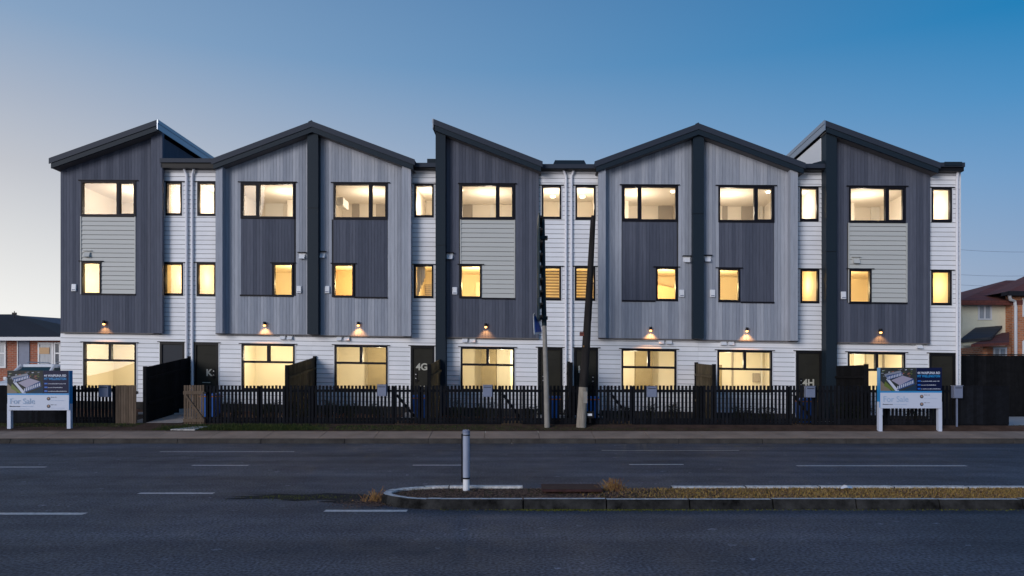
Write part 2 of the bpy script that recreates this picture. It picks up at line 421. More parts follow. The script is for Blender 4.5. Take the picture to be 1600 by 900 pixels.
# scattered blades and litter, one object per kind of ground cover
def blades(name, n, area, h, wd, matname, label, zf, lean=.5, curl=False):
    m = MB()
    for _ in range(n):
        x, y = area()
        z = zf(x, y); a = random.uniform(0, 6.283); hh = random.uniform(*h); l_ = random.uniform(0, lean)*hh
        dx, dy = math.cos(a)*wd, math.sin(a)*wd; lx, ly = math.cos(a+1.4)*l_, math.sin(a+1.4)*l_
        m.v += [(x-dx, y-dy, z), (x+dx, y+dy, z), (x+lx*.4+dx*.7, y+ly*.4+dy*.7, z+hh*.6), (x+lx*.4-dx*.7, y+ly*.4-dy*.7, z+hh*.6), (x+lx, y+ly, z+hh)]
        b = len(m.v)-5; m.f += [(b, b+1, b+2, b+3), (b+3, b+2, b+4)]; m.m += [0, 0]
    m.slot(None)
    return tag(m.build(name, M[matname]), kind='stuff')
def isl(x0, x1):
    def f_():
        while True:
            x, y = random.uniform(x0, x1), random.uniform(IY0+.17, IY1-.17)
            dx = max(0, (IX0+.95)-x)/.8; dy = (y-(IY0+IY1)/2)/.56
            if dx*dx+dy*dy < 1: return x, y
    return f_
def litter(name, n, area, s, matname, zf):
    m = MB(); m.slot(None)
    for _ in range(n):
        x, y = area(); z = zf(x, y)+random.uniform(.002, .02); a = random.uniform(0, 6.283); k_ = random.uniform(*s)
        t = random.uniform(-.6, .6)
        p = [(math.cos(a+q)*k_*e, math.sin(a+q)*k_*e) for q, e in ((0, 1), (1.6, .5), (3.14, .9), (4.7, .5))]
        b = len(m.v); m.v += [(x+c[0], y+c[1], z+c[0]*t) for c in p]; m.f.append((b, b+1, b+2, b+3)); m.m.append(0)
    return tag(m.build(name, M[matname]), kind='stuff')
izf = lambda x, y: IZ-.035
litter('leaf_litter', 14000, isl(-1.9, 9.5), (.008, .03), 'litterfall', izf)
def dens(x0, x1, p):
    base = isl(x0, x1)
    def f_():
        while True:
            x, y = base()
            if random.random() < p(x): return x, y
    return f_
blades('dry_grass', 19000, dens(1.0, 9.6, lambda x: min(1, max(.12, (x-1.0)/3))*(.35+.65*abs(math.sin(x*3.1)*math.sin(x*1.37+1)))), (.008, .04), .006, 'grass_dry', '', izf, 1.5)
blades('grass', 1300, isl(-1.8, 9.5), (.015, .04), .004, 'grass', '', izf, 1.2)
blades('moss', 2500, lambda: (random.choice((random.gauss(.6, .35), random.gauss(1.8, .6), random.uniform(-1, 9))), IY0-.02-abs(random.gauss(0, .05))), (.004, .014), .01, 'moss', '', lambda x, y: .0, .5)
blades('road_moss', 420, lambda: (random.gauss(-3.3, .5), random.gauss(11.35, .13)), (.004, .012), .008, 'moss', '', lambda x, y: .003, .5)
litter('kerbside_debris', 900, lambda: (random.gauss(-2.05, .25), random.gauss(10.75, .16)), (.008, .03), 'litterfall', lambda x, y: .004)

def in_world_grass(x0, x1, y0, y1): return lambda: (random.uniform(x0, x1), random.uniform(y0, y1))
def berm_z(x, y): return .272+(.42-.272)*max(0, min(1, (y-22.3)/1.1))-.01
blades('berm_grass', 14000, lambda: (random.triangular(-11.2, -5.5, -8.2), random.triangular(22.4, 23.5, 22.5)), (.015, .07), .008, 'grass', '', berm_z, 1.0)
blades('berm_grass', 16000, in_world_grass(-5.5, 18, 22.4, 23.2), (.012, .05), .009, 'grass', '', berm_z, 1.0)
blades('berm_grass', 3500, in_world_grass(-20, -11.8, 23.0, 23.7), (.01, .05), .008, 'grass', '', berm_z, 1.0)
litter('berm_debris', 1500, in_world_grass(-19, 17, 22.4, 23.3), (.01, .035), 'litterfall', berm_z)

# weeds that stick up as plants
def weed(x, y, z, n, h, rad, label, matname='weed'):
    m = MB(); m.slot(None)
    for _ in range(n):
        a = random.uniform(0, 6.283); q = abs(random.gauss(0, rad)); bx, by = x+math.cos(a)*q, y+math.sin(a)*q*.6
        hh = h*random.uniform(.15, 1.1)**1.5*(1-q/(3*rad)); lx, ly = random.gauss(0, .5)*hh, random.gauss(0, .4)*hh; wd = .0025
        b = len(m.v); m.v += [(bx-wd, by, z), (bx+wd, by, z), (bx+lx+wd, by+ly, z+hh), (bx+lx-wd, by+ly, z+hh)]; m.f.append((b, b+1, b+2, b+3)); m.m.append(0)
        for _ in range(2):
            t = random.uniform(.2, 1); cx, cy, cz = bx+lx*t, by+ly*t, z+hh*t; s = random.uniform(.006, .014); e = random.uniform(0, 6.28)
            b = len(m.v); m.v += [(cx+s*math.cos(e), cy, cz+s*math.sin(e)), (cx+s*math.cos(e+2), cy+s*.5, cz+s*math.sin(e+2)), (cx+s*math.cos(e+4), cy-s*.4, cz+s*math.sin(e+4))]; m.f.append((b, b+1, b+2)); m.m.append(0)
    o = m.build('weed', M[matname], loc=(x, y, z)); tag(o, kind='stuff')
weed(-2.05, 10.95, 0, 150, .2, .14, 'dry orange brown weed tuft growing in the gutter at the rounded nose of the island')
weed(1.55, 11.35, IZ-.035, 260, .2, .16, 'rusty orange weed clump growing on the island beside the brown steel plate')

p = MB(); p.box(.46, 1.36, 11.02, 11.62, IZ-.005, IZ+.035); p.box(.5, 1.3, 11.2, 11.6, .06, IZ-.005)
tag(p.build('steel_plate', M['rust'], loc=(.9, 11.3, IZ), bevel=.005), 'rusty dark brown steel cover plate lying across the traffic island', 'cover plate')
s = MB(); x0 = X_at(1323, 11.3)
s.v = [(x0-.09,11.3,IZ),(x0-.02,11.22,IZ+.035),(x0+.08,11.27,IZ+.01),(x0+.10,11.36,IZ+.03),(x0+.0,11.40,IZ+.05),(x0-.06,11.36,IZ+.02),(x0,11.31,IZ+.055)]
s.f = [(0,1,6),(1,2,6),(2,3,6),(3,4,6),(4,5,6),(5,0,6)]; s.m = [0]*6; s.slot(None)
tag(s.build('litter_scrap', M['vent'], loc=(x0, 11.3, IZ)), 'crumpled scrap of white paper lying on the island grass', 'litter')

# marker post on the island
bx, by = X_at(728.5, 11.36), 11.36
e = empty('marker_post', (bx, by, .12), 'white plastic marker post with grey sleeve standing on the traffic island', 'marker post')
m = MB(); m.tube([(bx,by,.1),(bx,by,.36),(bx,by,.98)], [.052,.05,.05], 18); m.build('post', M['post_white'], e, smooth=False)
m = MB(); m.tube([(bx,by,.30),(bx,by,1.0)], .0545, 18); m.build('sleeve', M['post_grey'], e)
m = MB(); m.tube([(bx,by,.99),(bx,by,1.03),(bx,by,1.045)], [.058,.058,.045], 18); m.build('cap', M['letterbox'], e)
m = MB(); m.tube([(bx,by,.955),(bx,by,.972)], .058, 18); m.tube([(bx,by,.285),(bx,by,.31)], .058, 18)
m.box(bx-.075, bx-.05, by-.02, by+.02, .24, .985); m.build('mounting_strap', M['black'], e)

# ------------------------------------------------------------------ the terrace of seven townhouses
TH = .13
def rects(u0, u1, v0, v1, holes):
    """split a rectangle round its openings"""
    vs_ = sorted({v0, v1, *[h[2] for h in holes], *[h[3] for h in holes]}); vs_ = [v for v in vs_ if v0 <= v <= v1]
    out = []
    for a, b in zip(vs_, vs_[1:]):
        c = (a+b)/2; xs = [(h[0], h[1]) for h in holes if h[2] < c < h[3]]; xs.sort(); x = u0
        for p_, q in xs:
            if p_ > x+.005: out.append((x, min(p_, u1), a, b))
            x = max(x, q)
        if x < u1-.005: out.append((x, u1, a, b))
    return out
def weatherboards(mb, u0, u1, v0, v1, w_, holes, m, anchor=None):
    """lapped boards: each one thicker at its lower edge"""
    P = .166; a0 = V_BASE if anchor is None else anchor
    i0 = math.floor((v0-a0)/P)
    i = i0
    while a0+i*P < v1-.01:
        lo, hi = max(v0, a0+i*P), min(v1, a0+(i+1)*P-.014); i += 1
        if hi-lo < .012: continue
        xs = [(h[0], h[1]) for h in holes if h[2] < hi-.02 and h[3] > lo+.02]; xs.sort(); x = u0
        for q in holes:
            if q[2] < hi-.02 and q[3] > lo+.02 and q[1] > u0 and q[0] < u1:
                if hi-q[3] > .045: mb.pr(max(u0, q[0])-.001, min(u1, q[1])-.002, w_, w_+.028, q[3]+.032, hi, m=m, wt=w_+.012)
                if q[2]-lo > .02: mb.pr(max(u0, q[0])-.001, min(u1, q[1])-.002, w_, w_+.030, lo, q[2]-.003, m=m, wt=w_+.02)
        # boards notch round an opening at its head and sill by butting against it
        for p_, q in xs + [(u1, u1)]:
            if p_ > x+.01:
                uu = x; 
                while uu < p_-.01:
                    ue = p_ if p_-uu < 4.2 else uu+3.6
                    mb.pr(uu, ue-.002, w_, w_+.030, lo, hi, m=m, wt=w_+.012); uu = ue
            x = max(x, q)
def vertical_boards(mb, u0, u1, vb, top, w_, holes, m, pitch=.118):
    n = max(1, round((u1-u0)/pitch)); p_ = (u1-u0)/n
    for i in range(n):
        a, b = u0+i*p_+.003, u0+(i+1)*p_-.003; c = (a+b)/2
        hs = sorted([(h[2], h[3], h[0], h[1]) for h in holes if h[0] < c < h[1]])
        lo = vb; t0, t1 = top(a), top(b)
        for h0, h1, _, _ in hs:
            if h0 > lo+.01: mb.pr(a, b, w_, w_+.02, lo, min(h0, t0), m=m)
            lo = max(lo, h1)
        if min(t0, t1) > lo+.01: mb.pr(a, b, w_, w_+.02, lo, t0, lo, t1, m=m)

def window(root, w_, px0, px1, py0, py1, mull=(), transom=None, flash=True):
    """frame is the part, its panes and head flashing are sub-parts; returns the opening"""
    pc = (px0+px1)/2
    u0, u1 = U(px0, w_), U(px1, w_); v0, v1 = V(pc, py1, w_), V(pc, py0, w_)
    F = .062; wf0, wf1 = w_-.09, w_+.05
    m = MB()
    m.pr(u0, u1, wf0, wf1, v0, v0+F+.02); m.pr(u0, u1, wf0, wf1, v1-F, v1)
    m.pr(u0, u0+F, wf0, wf1, v0+F+.02, v1-F); m.pr(u1-F, u1, wf0, wf1, v0+F+.02, v1-F)
    vt = None
    if transom:
        vt = V(pc, transom, w_); m.pr(u0+F, u1-F, wf0, wf1-.004, vt-.04, vt+.04)
    for q in mull:
        uq = U(q, w_); m.pr(uq-.05, uq+.05, wf0, wf1-.006, (vt+.04 if vt else v0+F+.02), v1-F)
    if mull and not transom:           # opening sash: a second, thinner frame in the small light
        uq = U(mull[0], w_); a, b = (u0+F, uq-.05) if uq-u0 < u1-uq else (uq+.05, u1-F)
        for q in ((a, a+.03, v0+F+.02, v1-F), (b-.03, b, v0+F+.02, v1-F), (a+.03, b-.03, v0+F+.02, v0+F+.05), (a+.03, b-.03, v1-F-.03, v1-F)):
            m.pr(q[0], q[1], wf0+.02, wf1-.015, q[2], q[3])
    o = m.build('window', M['frame'], root)
    gl = MB(); gl.poly([W(u0+.02, w_-.02, v0+.02), W(u1-.02, w_-.02, v0+.02), W(u1-.02, w_-.02, v1-.02), W(u0+.02, w_-.02, v1-.02)])
    gl.build('pane', M['glass'], o)
    if flash:
        h = MB(); h.pr(u0-.09, u1+.09, w_, w_+.075, v1+.002, v1+.03); h.build('head_flashing', M['frame'], o)
    return (u0, u1, v0, v1)

def room(root, u0, u1, w0, w1, v0, v1, m, name='room'):
    b = MB()
    a = [W(u0,w1,v0), W(u1,w1,v0), W(u1,w0,v0), W(u0,w0,v0), W(u0,w1,v1), W(u1,w1,v1), W(u1,w0,v1), W(u0,w0,v1)]
    for idx, mm in (((0,1,2,3), 'room_carpet' if m == 'room_ground' else 'room_floor'), ((4,7,6,5), m), ((1,5,6,2), m), ((2,6,7,3), m), ((3,7,4,0), m)):
        b.poly([a[i] for i in idx], mm)
    return b.build(name, None, root)
def lamp(root, u, w_, v, watt, colr, radius=.07):
    ld = bpy.data.lights.new('room_light', 'POINT'); ld.energy = watt; ld.color = colr; ld.shadow_soft_size = radius
    o = bpy.data.objects.new('room_light', ld); col.objects.link(o); o.parent = root; o.location = Vector(W(u, w_, v)) - base_of(root)
def ceiling_lamp(root, u, w_, v, r=.1):
    m = MB(); m.tube([W(u, w_, v-.06), W(u, w_, v-.004)], r, 14); m.build('ceiling_lamp', M['ceil_glow'], root)

# measured from the photograph (columns and rows of the 1600 x 900 picture)
H = [
 dict(n=1, lo=95, hi=296, bay=(95,250), fin=[(232,250,'timber_dark')], tim='timber_dark', roof=((76,247),(245,187)), bot=(170,519.5),
      big=(127.4,213.2,283,338.6), bm=185, panel=(126.5,212.7,460), pm='wb_grey', mid=(128,159,409,461), gw=(131,213.6,535.5), gm=172.7, gt=563,
      nu=(259.5,285,285,337), nm=(257,287,411,462), door=(250.5,289,535), gut=(250,336,247.5,261.5), lamp=(165,505), vent=[(138,398,0)], sensor=(117,450), under=[],
      side='R', dr='door_dark', txt=None),
 dict(n=2, lo=296, hi=488, bay=(337,488), fin=[(337,347.5,'timber_light'),(480,497,'metal_dark')], tim='timber_light', roof=((330,248),(487,189)), bot=(415,521.8),
      big=(376.6,460.7,285.5,342), bm=403.8, panel=(375.5,460.7,462), pm='timber_dark', mid=(426.8,458.8,411.5,464), gw=(378,461,538), gm=419.8, gt=565.7,
      nu=(309,338,285,337.5), nm=(308,338,411,463), door=(304,342,536), gut=None, lamp=(415,507), vent=[(473,401,1)], sensor=(468,453), under=[443,454], side=None, dr='door', txt=('K', 328, 582)),
 dict(n=3, lo=488, hi=681, bay=(488,642), fin=[(628,642,'timber_light')], tim='timber_light', roof=((487,189),(648,249)), bot=(570,524.5),
      big=(521.4,606,286.5,343.3), bm=578.6, panel=(520.5,606,465), pm='timber_dark', mid=(521,553.5,412.5,465), gw=(523,606,540), gm=564.5, gt=567.3,
      nu=(647.6,678,288.5,340), nm=(647,677.6,414,466), door=(642,679,541), gut=(642,681,254.5,262.5), lamp=(561,507), vent=[(504,399.5,1)], sensor=(512,453), under=[531,543], side=None, dr='door', txt=('4G', 656, 573)),
 dict(n=4, lo=681, hi=888, bay=(681,842), fin=[(680.5,696,'metal_dark')], tim='timber_dark', roof=((677,185.5),(848,252)), bot=(770,527.2),
      big=(719.7,804,288,343.5), bm=777, panel=(719,805,466.5), pm='wb_grey', mid=(719,752.6,414,466.6), gw=(720,804,543), gm=762, gt=570,
      nu=(846.5,877,290.5,342.5), nm=(847,876.6,417,469.5), door=(840.5,879,543.5), gut=(842,932,256.5,264), lamp=(759.5,509.5), vent=[(703,401.5,1)], sensor=(711,455), under=[727,739], side='L', dr='door', txt=None),
 dict(n=5, lo=888, hi=1091, bay=(935,1091), fin=[(935,946.5,'timber_light'),(1083,1100,'metal_dark')], tim='timber_light', roof=((929,252),(1092,192.5)), bot=(1010,528.8),
      big=(972,1058,290,346.5), bm=1000, panel=(971.5,1058,470.6), pm='timber_dark', mid=(1024.7,1058,418,470.6), gw=(971,1056.7,546), gm=1013.7, gt=574,
      nu=(899,930.6,290.5,343), nm=(898,930,417,470), door=(896.6,934.5,544), gut=None, lamp=(1016,515), vent=[(1073,406.5,1)], sensor=(1065,459), under=[1033,1045], side=None, dr='door', txt=('H', 905, 577)),
 dict(n=6, lo=1091, hi=1286, bay=(1091,1247), fin=[(1235,1247,'timber_light')], tim='timber_light', roof=((1092,192.5),(1259,254.5)), bot=(1170,531.6),
      big=(1122,1209.4,291,347.8), bm=1180.3, panel=(1121,1209.4,472.5), pm='timber_dark', mid=(1122,1156,419.5,472.5), gw=(1120.5,1206,548), gm=1163.4, gt=576.7,
      nu=(1249.5,1278.4,293,345.7), nm=(1250,1279.6,421,474), door=(1243,1283.7,549), gut=(1247,1291,256,265.5), lamp=(1166,516), vent=[(1105,405.5,1)], sensor=(1113,459), under=[1130,1142], side=None, dr='door', txt=('4H', 1261, 598)),
 dict(n=7, lo=1286, hi=1500, bay=(1291,1453), fin=[(1291,1307.5,'metal_dark')], tim='timber_dark', roof=((1290,188),(1470,254)), bot=(1375,535.2),
      big=(1326,1414,292,348.6), bm=1385, panel=(1325,1417,473.5), pm='wb_grey', mid=(1326,1361,421,475), gw=(1324,1413.6,551), gm=1369.3, gt=578,
      nu=(1454.6,1486.4,294,347), nm=(1454,1486,423,477), door=(1451,1492,552.5), gut=(1453,1507.5,254,266.5), lamp=(1374,518), vent=[(1337,408,0)], sensor=(1317,462), under=[1435], side='L', dr='door', txt=None),
]
LAB = {
 1: 'dark timber townhouse at the left end of the terrace, its roof rising to the right',
 2: 'pale timber townhouse with black centre fin, left half of the left shared gable',
 3: 'pale timber townhouse forming the right half of the left shared gable',
 4: 'dark timber townhouse in the middle of the terrace, single roof falling to the right',
 5: 'pale timber townhouse with black centre fin, left half of the right shared gable',
 6: 'pale timber townhouse forming the right half of the right shared gable',
 7: 'dark timber townhouse at the right end of the terrace, behind the right sale sign'}
F1a, F1b, F2a, F2b = 3.62, 6.12, 6.45, 8.98        # floor and ceiling levels of the upper storeys
WARM_UP, WARM_MID, WARM_GR = (1, .85, .66), (1, .72, .34), (1, .86, .60)

def text_mesh(txt, size, name, material, parent, origin, right, up, bold=.0):
    cu = bpy.data.curves.new('t', 'FONT'); cu.body = txt; cu.size = size; cu.extrude = .002; cu.offset = bold
    t = bpy.data.objects.new('t', cu); col.objects.link(t)
    dg = bpy.context.evaluated_depsgraph_get(); me = bpy.data.meshes.new_from_object(t.evaluated_get(dg))
    bpy.data.objects.remove(t); right, up = Vector(right), Vector(up); nn = right.cross(up)
    base = base_of(parent)
    for v in me.vertices:
        v.co = Vector(origin) + right*v.co.x + up*v.co.y + nn*v.co.z - base
    me.materials.clear(); me.materials.append(material); me.name = name
    o = bpy.data.objects.new(name, me); col.objects.link(o); o.parent = parent; return o

for h in H:
    n = h['n']; uL, uR = U(h['lo']), U(h['hi'])
    uc = (uL+uR)/2
    root = empty('townhouse', W(uc, 0, V_GROUND), LAB[n], 'townhouse', 'townhouses of the terrace row')
    (ax, ay), (bx_, by_) = h['roof']
    ra = (U(ax, W_ROOF), V(ax, ay, W_ROOF)); rb = (U(bx_, W_ROOF), V(bx_, by_, W_ROOF))
    def roofv(u): return ra[1] + (rb[1]-ra[1])*(u-ra[0])/(rb[0]-ra[0])
    top = lambda u: roofv(u) - .37
    bL, bR = U(h['bay'][0], W_BAY), U(h['bay'][1], W_BAY)
    vb = V(h['bot'][0], h['bot'][1], W_BAY)
    eave = min(top(bL), top(bR))
    hole = {}
    hole['big'] = window(root, W_BAY, *h['big'], mull=(h['bm'],))
    hole['mid'] = window(root, W_BAY, *h['mid'])
    hole['nu'] = window(root, 0, *h['nu']); hole['nm'] = window(root, 0, *h['nm'])
    hole['g'] = window(root, 0, h['gw'][0], h['gw'][1], h['gw'][2], 611.5+(n-4)*.6, mull=(h['gm'],), transom=h['gt'])
    d0, d1 = U(h['door'][0]), U(h['door'][1]); dv1 = V((h['door'][0]+h['door'][1])/2, h['door'][2]); dv0 = V_BASE-.12
    dhole = (d0, d1, dv0, dv1)
    # cladding of the bay
    pu0, pu1 = U(h['panel'][0], W_BAY), U(h['panel'][1], W_BAY); pv0 = V((h['panel'][0]+h['panel'][1])/2, h['panel'][2], W_BAY)
    pv1 = hole['big'][2]; ph = (pu0, pu1, pv0, pv1)
    cl = MB(); vertical_boards(cl, bL, bR, vb, top, W_BAY, [hole['big'], ph], None)
    clo = cl.build('bay_cladding', M[h['tim']], root)
    bk = MB()
    for q in rects(bL, bR, vb, eave, [hole['big'], hole['mid']]): bk.pr(q[0], q[1], W_BAY-TH, W_BAY, q[2], q[3])
    bk.pr(bL, bR, W_BAY-TH, W_BAY, eave, max(eave+.001, top(bL)), eave, max(eave+.001, top(bR)))
    bk.build('bay_wall', M['timber_gap'], root)
    pn = MB()
    if h['pm'] == 'wb_grey':
        weatherboards(pn, pu0+.04, pu1-.04, pv0+.03, pv1, W_BAY+.001, [hole['mid']], 'wb_grey', pv0+.03)
        pn.pr(pu0, pu0+.038, W_BAY, W_BAY+.045, pv0, pv1, m='wb_grey'); pn.pr(pu1-.038, pu1, W_BAY, W_BAY+.045, pv0, pv1, m='wb_grey')
    else:
        vertical_boards(pn, pu0+.015, pu1-.015, pv0+.03, lambda u: pv1, W_BAY-.006, [hole['mid']], 'timber_dark')
    pn.build('inset_panel', None, root)
    fl = MB(); mu = hole['mid']
    if mu[0]-pu0 > .3: fl.pr(pu0, mu[0]-.02, W_BAY, W_BAY+.05, pv0-.03, pv0+.028)
    if pu1-mu[1] > .3: fl.pr(mu[1]+.02, pu1, W_BAY, W_BAY+.05, pv0-.03, pv0+.028)
    fl.build('sill_flashing', M['frame'], root)
    # bay returns, soffit and fins
    rt = MB()
    rt.pr(bL, bL+.05, -.02, W_BAY-TH, vb, top(bL), m=h['tim']); rt.pr(bR-.05, bR, -.02, W_BAY-TH, vb, top(bR), m=h['tim'])
    rt.build('bay_return', None, root)
    so_ = MB(); so_.pr(bL+.001, bR-.001, .03, W_BAY+.024, vb-.035, vb-.002); so_.build('bay_soffit', M['soffit'], root)
    for a, b, mm in h['fin']:
        u0, u1 = U(a, W_FIN), U(b, W_FIN)
        fb = MB(); w1 = W_FIN if mm != 'timber_dark' else W_BAY+.16
        if mm == 'metal_dark':
            w0f = W_BAY+.022 if n in (2, 5) else 0.0
            vj = V((a+b)/2, 325 if n == 2 else 383 if n == 4 else 334 if n == 5 else 393, W_FIN)
            vbf = vb if n in (2, 5) else V_BASE-.2
            fb.pr(u0, u1, w0f, w1, vbf, vj-.01, m='metal_dark'); fb.pr(u0+.01, u1-.01, w0f, w1-.01, vj-.01, vj+.01, m='black')
            fb.pr(u0, u1, w0f, w1, vj+.01, top(u0), vj+.01, top(u1), m='metal_dark')
        else:
            k_ = max(1, round((u1-u0)/.12)); s_ = (u1-u0)/k_
            for j in range(k_):
                a_, b_ = u0+j*s_+.002, u0+(j+1)*s_-.002
                fb.pr(a_, b_, W_BAY+.022, w1, vb-.01, top(a_), vb-.01, top(b_), m=mm)
        fb.build('fin', None, root)
    # walls of lapped boards in the facade plane
    wl = MB(); gaps = MB()
    vgut = V((h['nu'][0]+h['nu'][1])/2, {1:262,2:262,3:263,4:265,5:265,6:266,7:267.5}[n])
    holes = [hole['nu'], hole['nm'], hole['g'], dhole]
    linkL = (uL, bL) if n in (2, 5) else (bR, uR)
    for (a, b, c, d_) in ((uL, uR, V_BASE, vb-.036), (linkL[0], linkL[1], vb-.036, vgut)):
        if a == uL and b == uR and n in (4, 7): a = U(h['fin'][0][1], 0)
        weatherboards(wl, a+.001, b-.001, c, d_, .002, holes, 'wb_white')
        for q in rects(a, b, c, d_, holes): gaps.pr(q[0], q[1], -TH, 0, q[2], q[3])
    if n == 7: wl.pr(uR-.03, uR+.01, -.1, .035, V_BASE, vgut, m='wb_white')
    # jamb trims beside openings in the facade plane
    for hh in holes:
        wl.pr(hh[0]-.035, hh[0]-.002, 0.003, .038, hh[2], hh[3]+.0, m='trim_white'); wl.pr(hh[1]+.002, hh[1]+.035, 0.003, .038, hh[2], hh[3], m='trim_white')
    wl.build('weatherboard_wall', None, root)
    gaps.build('wall_backing', M['wb_gap'], root)
    pl = MB(); pl.pr(uL, uR, -.2, -.03, V_GROUND-.3, V_BASE-.004); pl.build('foundation', M['kerb'], root)
    # party walls, back wall
    sh = MB()
    sh.pr(uL, uL+.06, -DEPTH, -TH-.002, V_GROUND-.3, vgut); sh.pr(uR-.06, uR, -DEPTH, -TH-.002, V_GROUND-.3, vgut)
    sh.pr(uL+.06, uR-.06, -DEPTH, -DEPTH+.1, V_GROUND-.3, vgut)
    sh.build('party_wall', M['wb_white'], root)
    if h['side']:
        sd = MB(); u_ = bR if h['side'] == 'R' else U(h['fin'][0][0], W_FIN)+.03
        sd.pr(u_-.05, u_, -DEPTH, (W_BAY-TH-.001 if h['side'] == 'R' else -.002), vgut-.3, top(u_)-.01); sd.build('gable_side_wall', M['timber_dark'] if n == 1 else M['trim_white'] if n == 7 else M['metal_dark'], root)
        if n in (7, 4):
            pass
    else:
        u_ = bL if n in (2, 5) else bR
        sd = MB(); sd.pr(u_-.04, u_, -DEPTH, -.002, vgut-.3, top(u_)-.01); sd.build('gable_side_wall', M['timber_light'], root)
    gb = MB(); gb.pr(max(bL, ra[0]), min(bR, rb[0]), -DEPTH, -DEPTH+.1, vgut-.5, top(max(bL, ra[0])), vgut-.5, top(min(bR, rb[0]))); gb.build('rear_gable', M[h['tim']], root)
    # roof: sheet, barge and fascia as one folded metal edge
    rf = MB(); a, b = ra[0], rb[0]
    rf.pr(a, b, -DEPTH-.2, W_ROOF-.03, roofv(a)-.13, roofv(a)-.02, roofv(b)-.13, roofv(b)-.02, m='roof_metal')
    rf.pr(a, b, W_ROOF-.03, W_ROOF, roofv(a)-.2, roofv(a), roofv(b)-.2, roofv(b), m='roof_metal')
    ro = rf.build('roof', None, root)
    fa = MB(); ins = .06
    a2, b2 = (a+ins if n in (1, 2, 5) else a+(0 if n in (3, 6) else .04)), (b-ins if n in (3, 4, 6, 7) else b-(0 if n in (2, 5) else .02))
    fa.pr(a2, b2, W_ROOF-.09, W_ROOF-.03, roofv(a2)-.38, roofv(a2)-.202, roofv(b2)-.38, roofv(b2)-.202, m='metal_dark')
    fa.build('fascia', None, ro)
    sf = MB(); sf.pr(a2, b2, 0, W_ROOF-.092, roofv(a2)-.368, roofv(a2)-.34, roofv(b2)-.368, roofv(b2)-.34); sf.build('eave_soffit', M['soffit'], ro)
    if n in (2, 5):
        cp = MB(); cp.pr(b-.12, b+.0, -DEPTH, W_ROOF+.01, roofv(b-.12)-.0, roofv(b-.12)+.02, roofv(b)-.0, roofv(b)+.03); cp.build('ridge_cap', M['roof_metal'], ro)
    if h['side']:
        ue = b if h['side'] == 'R' else a; s1 = 1 if h['side'] == 'R' else -1
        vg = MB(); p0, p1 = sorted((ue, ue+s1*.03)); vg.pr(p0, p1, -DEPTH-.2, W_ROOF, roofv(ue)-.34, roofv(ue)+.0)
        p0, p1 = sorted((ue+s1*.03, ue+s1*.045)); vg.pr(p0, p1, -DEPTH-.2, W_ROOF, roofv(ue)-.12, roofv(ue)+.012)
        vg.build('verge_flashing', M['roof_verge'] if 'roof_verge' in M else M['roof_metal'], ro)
    # link roof and gutter
    if h['gut']:
        g0, g1, gy0, gy1 = h['gut']; u0, u1 = U(g0, .35), U(g1, .35); t_, b_ = V((g0+g1)/2, gy0, .35), V((g0+g1)/2, gy1, .35)
        gt = MB(); gt.pr(u0, u1, .23, .37, t_-.15, t_); gt.build('gutter', M['roof_metal'], root)
        lr = MB(); lr.pr(u0, u1, -DEPTH, .228, t_-.14, t_-.03, m='roof_metal'); lr.pr(u0, u1, -.05, .30, b_-.0, t_-.151, m='black')
        lo = lr.build('link_roof', None, root)
        if n == 4:
            sk = MB(); a_, b_ = U(862, 0), U(918, 0); tt = V(890, 250.3, 0)
            sk.hexa([W(a_,.1,t_-.03), W(b_,.1,t_-.03), W(b_,-2,t_-.03), W(a_,-2,t_-.03), W(a_+.12,.0,tt), W(b_-.12,.0,tt), W(b_-.12,-2,tt), W(a_+.12,-2,tt)])
            sk.build('roof_upstand', M['metal_dark'], lo)
        if n == 3:
            sk = MB(); a_, b_ = U(668, -.5), U(681, -.5); tt = V(674, 249.3, -.5); sk.pr(a_, b_, -1.5, -.4, t_-.03, tt); sk.build('roof_upstand', M['metal_dark'], lo)
        if n == 6:
            sk = MB(); a_, b_ = U(1270, .2), U(1287, .2); tt = V(1280, 252.5, .2); sk.pr(a_, b_, -.6, .22, t_-.028, tt-.06, t_-.028, tt+.04); sk.build('roof_upstand', M['metal_dark'], lo)
        if n == 7:
            sk = MB(); a_, b_ = U(1479, .5), U(1506, .5); tt = V(1490, 253.6, .4); sk.pr(a_, b_, -.6, .40, t_-.12, tt+.02); sk.build('end_gutter', M['metal_dark'], lo)
    # door
    fr = MB(); fw = .075
    fr.pr(d0, d0+fw, -.1, .045, dv0, dv1); fr.pr(d1-fw, d1, -.1, .045, dv0, dv1); fr.pr(d0+fw, d1-fw, -.1, .045, dv1-fw, dv1); fr.pr(d0-.08, d1+.08, .0, .07, dv1+.002, dv1+.03)
    fr.pr(d0, d1, -.12, .10, dv0-.06, dv0-.001)
    do = fr.build('front_door', M['black'], root)
    lf = MB(); la, lb = d0+fw, d1-fw; dm = h['dr']
    grooves = [dv0, dv0+.45, dv0+.95, dv0+1.42, dv0+1.90, dv1-fw] if dm == 'door' else [dv0, dv1-fw]
    for i in range(len(grooves)-1): lf.pr(la+.004, lb-.004, -.06, .0, grooves[i]+.008, grooves[i+1]-.008)
    lf.pr(la+.002, lb-.002, -.09, -.012, dv0, dv1-fw)
    leaf = lf.build('door_leaf', M[dm], do)
    if dm == 'door':
        side = lb-.11 if n in (2, 5) else la+.11
        hd = MB(); hd.pr(side-.04, side+.04, .0, .03, dv0+1.0, dv0+1.38); hd.pr(side-.09 if n in (2,5) else side-.03, side+.03 if n in (2,5) else side+.09, .03, .06, dv0+1.06, dv0+1.10); hd.build('door_lock', M['black'], do)
        hs = MB(); hs.pr(side-.02, side+.02, .031, .036, dv0+1.28, dv0+1.31); hs.pr(side-.02, side+.02, .031, .036, dv0+1.14, dv0+1.165); hs.build('lock_plate', M['steel'], do)
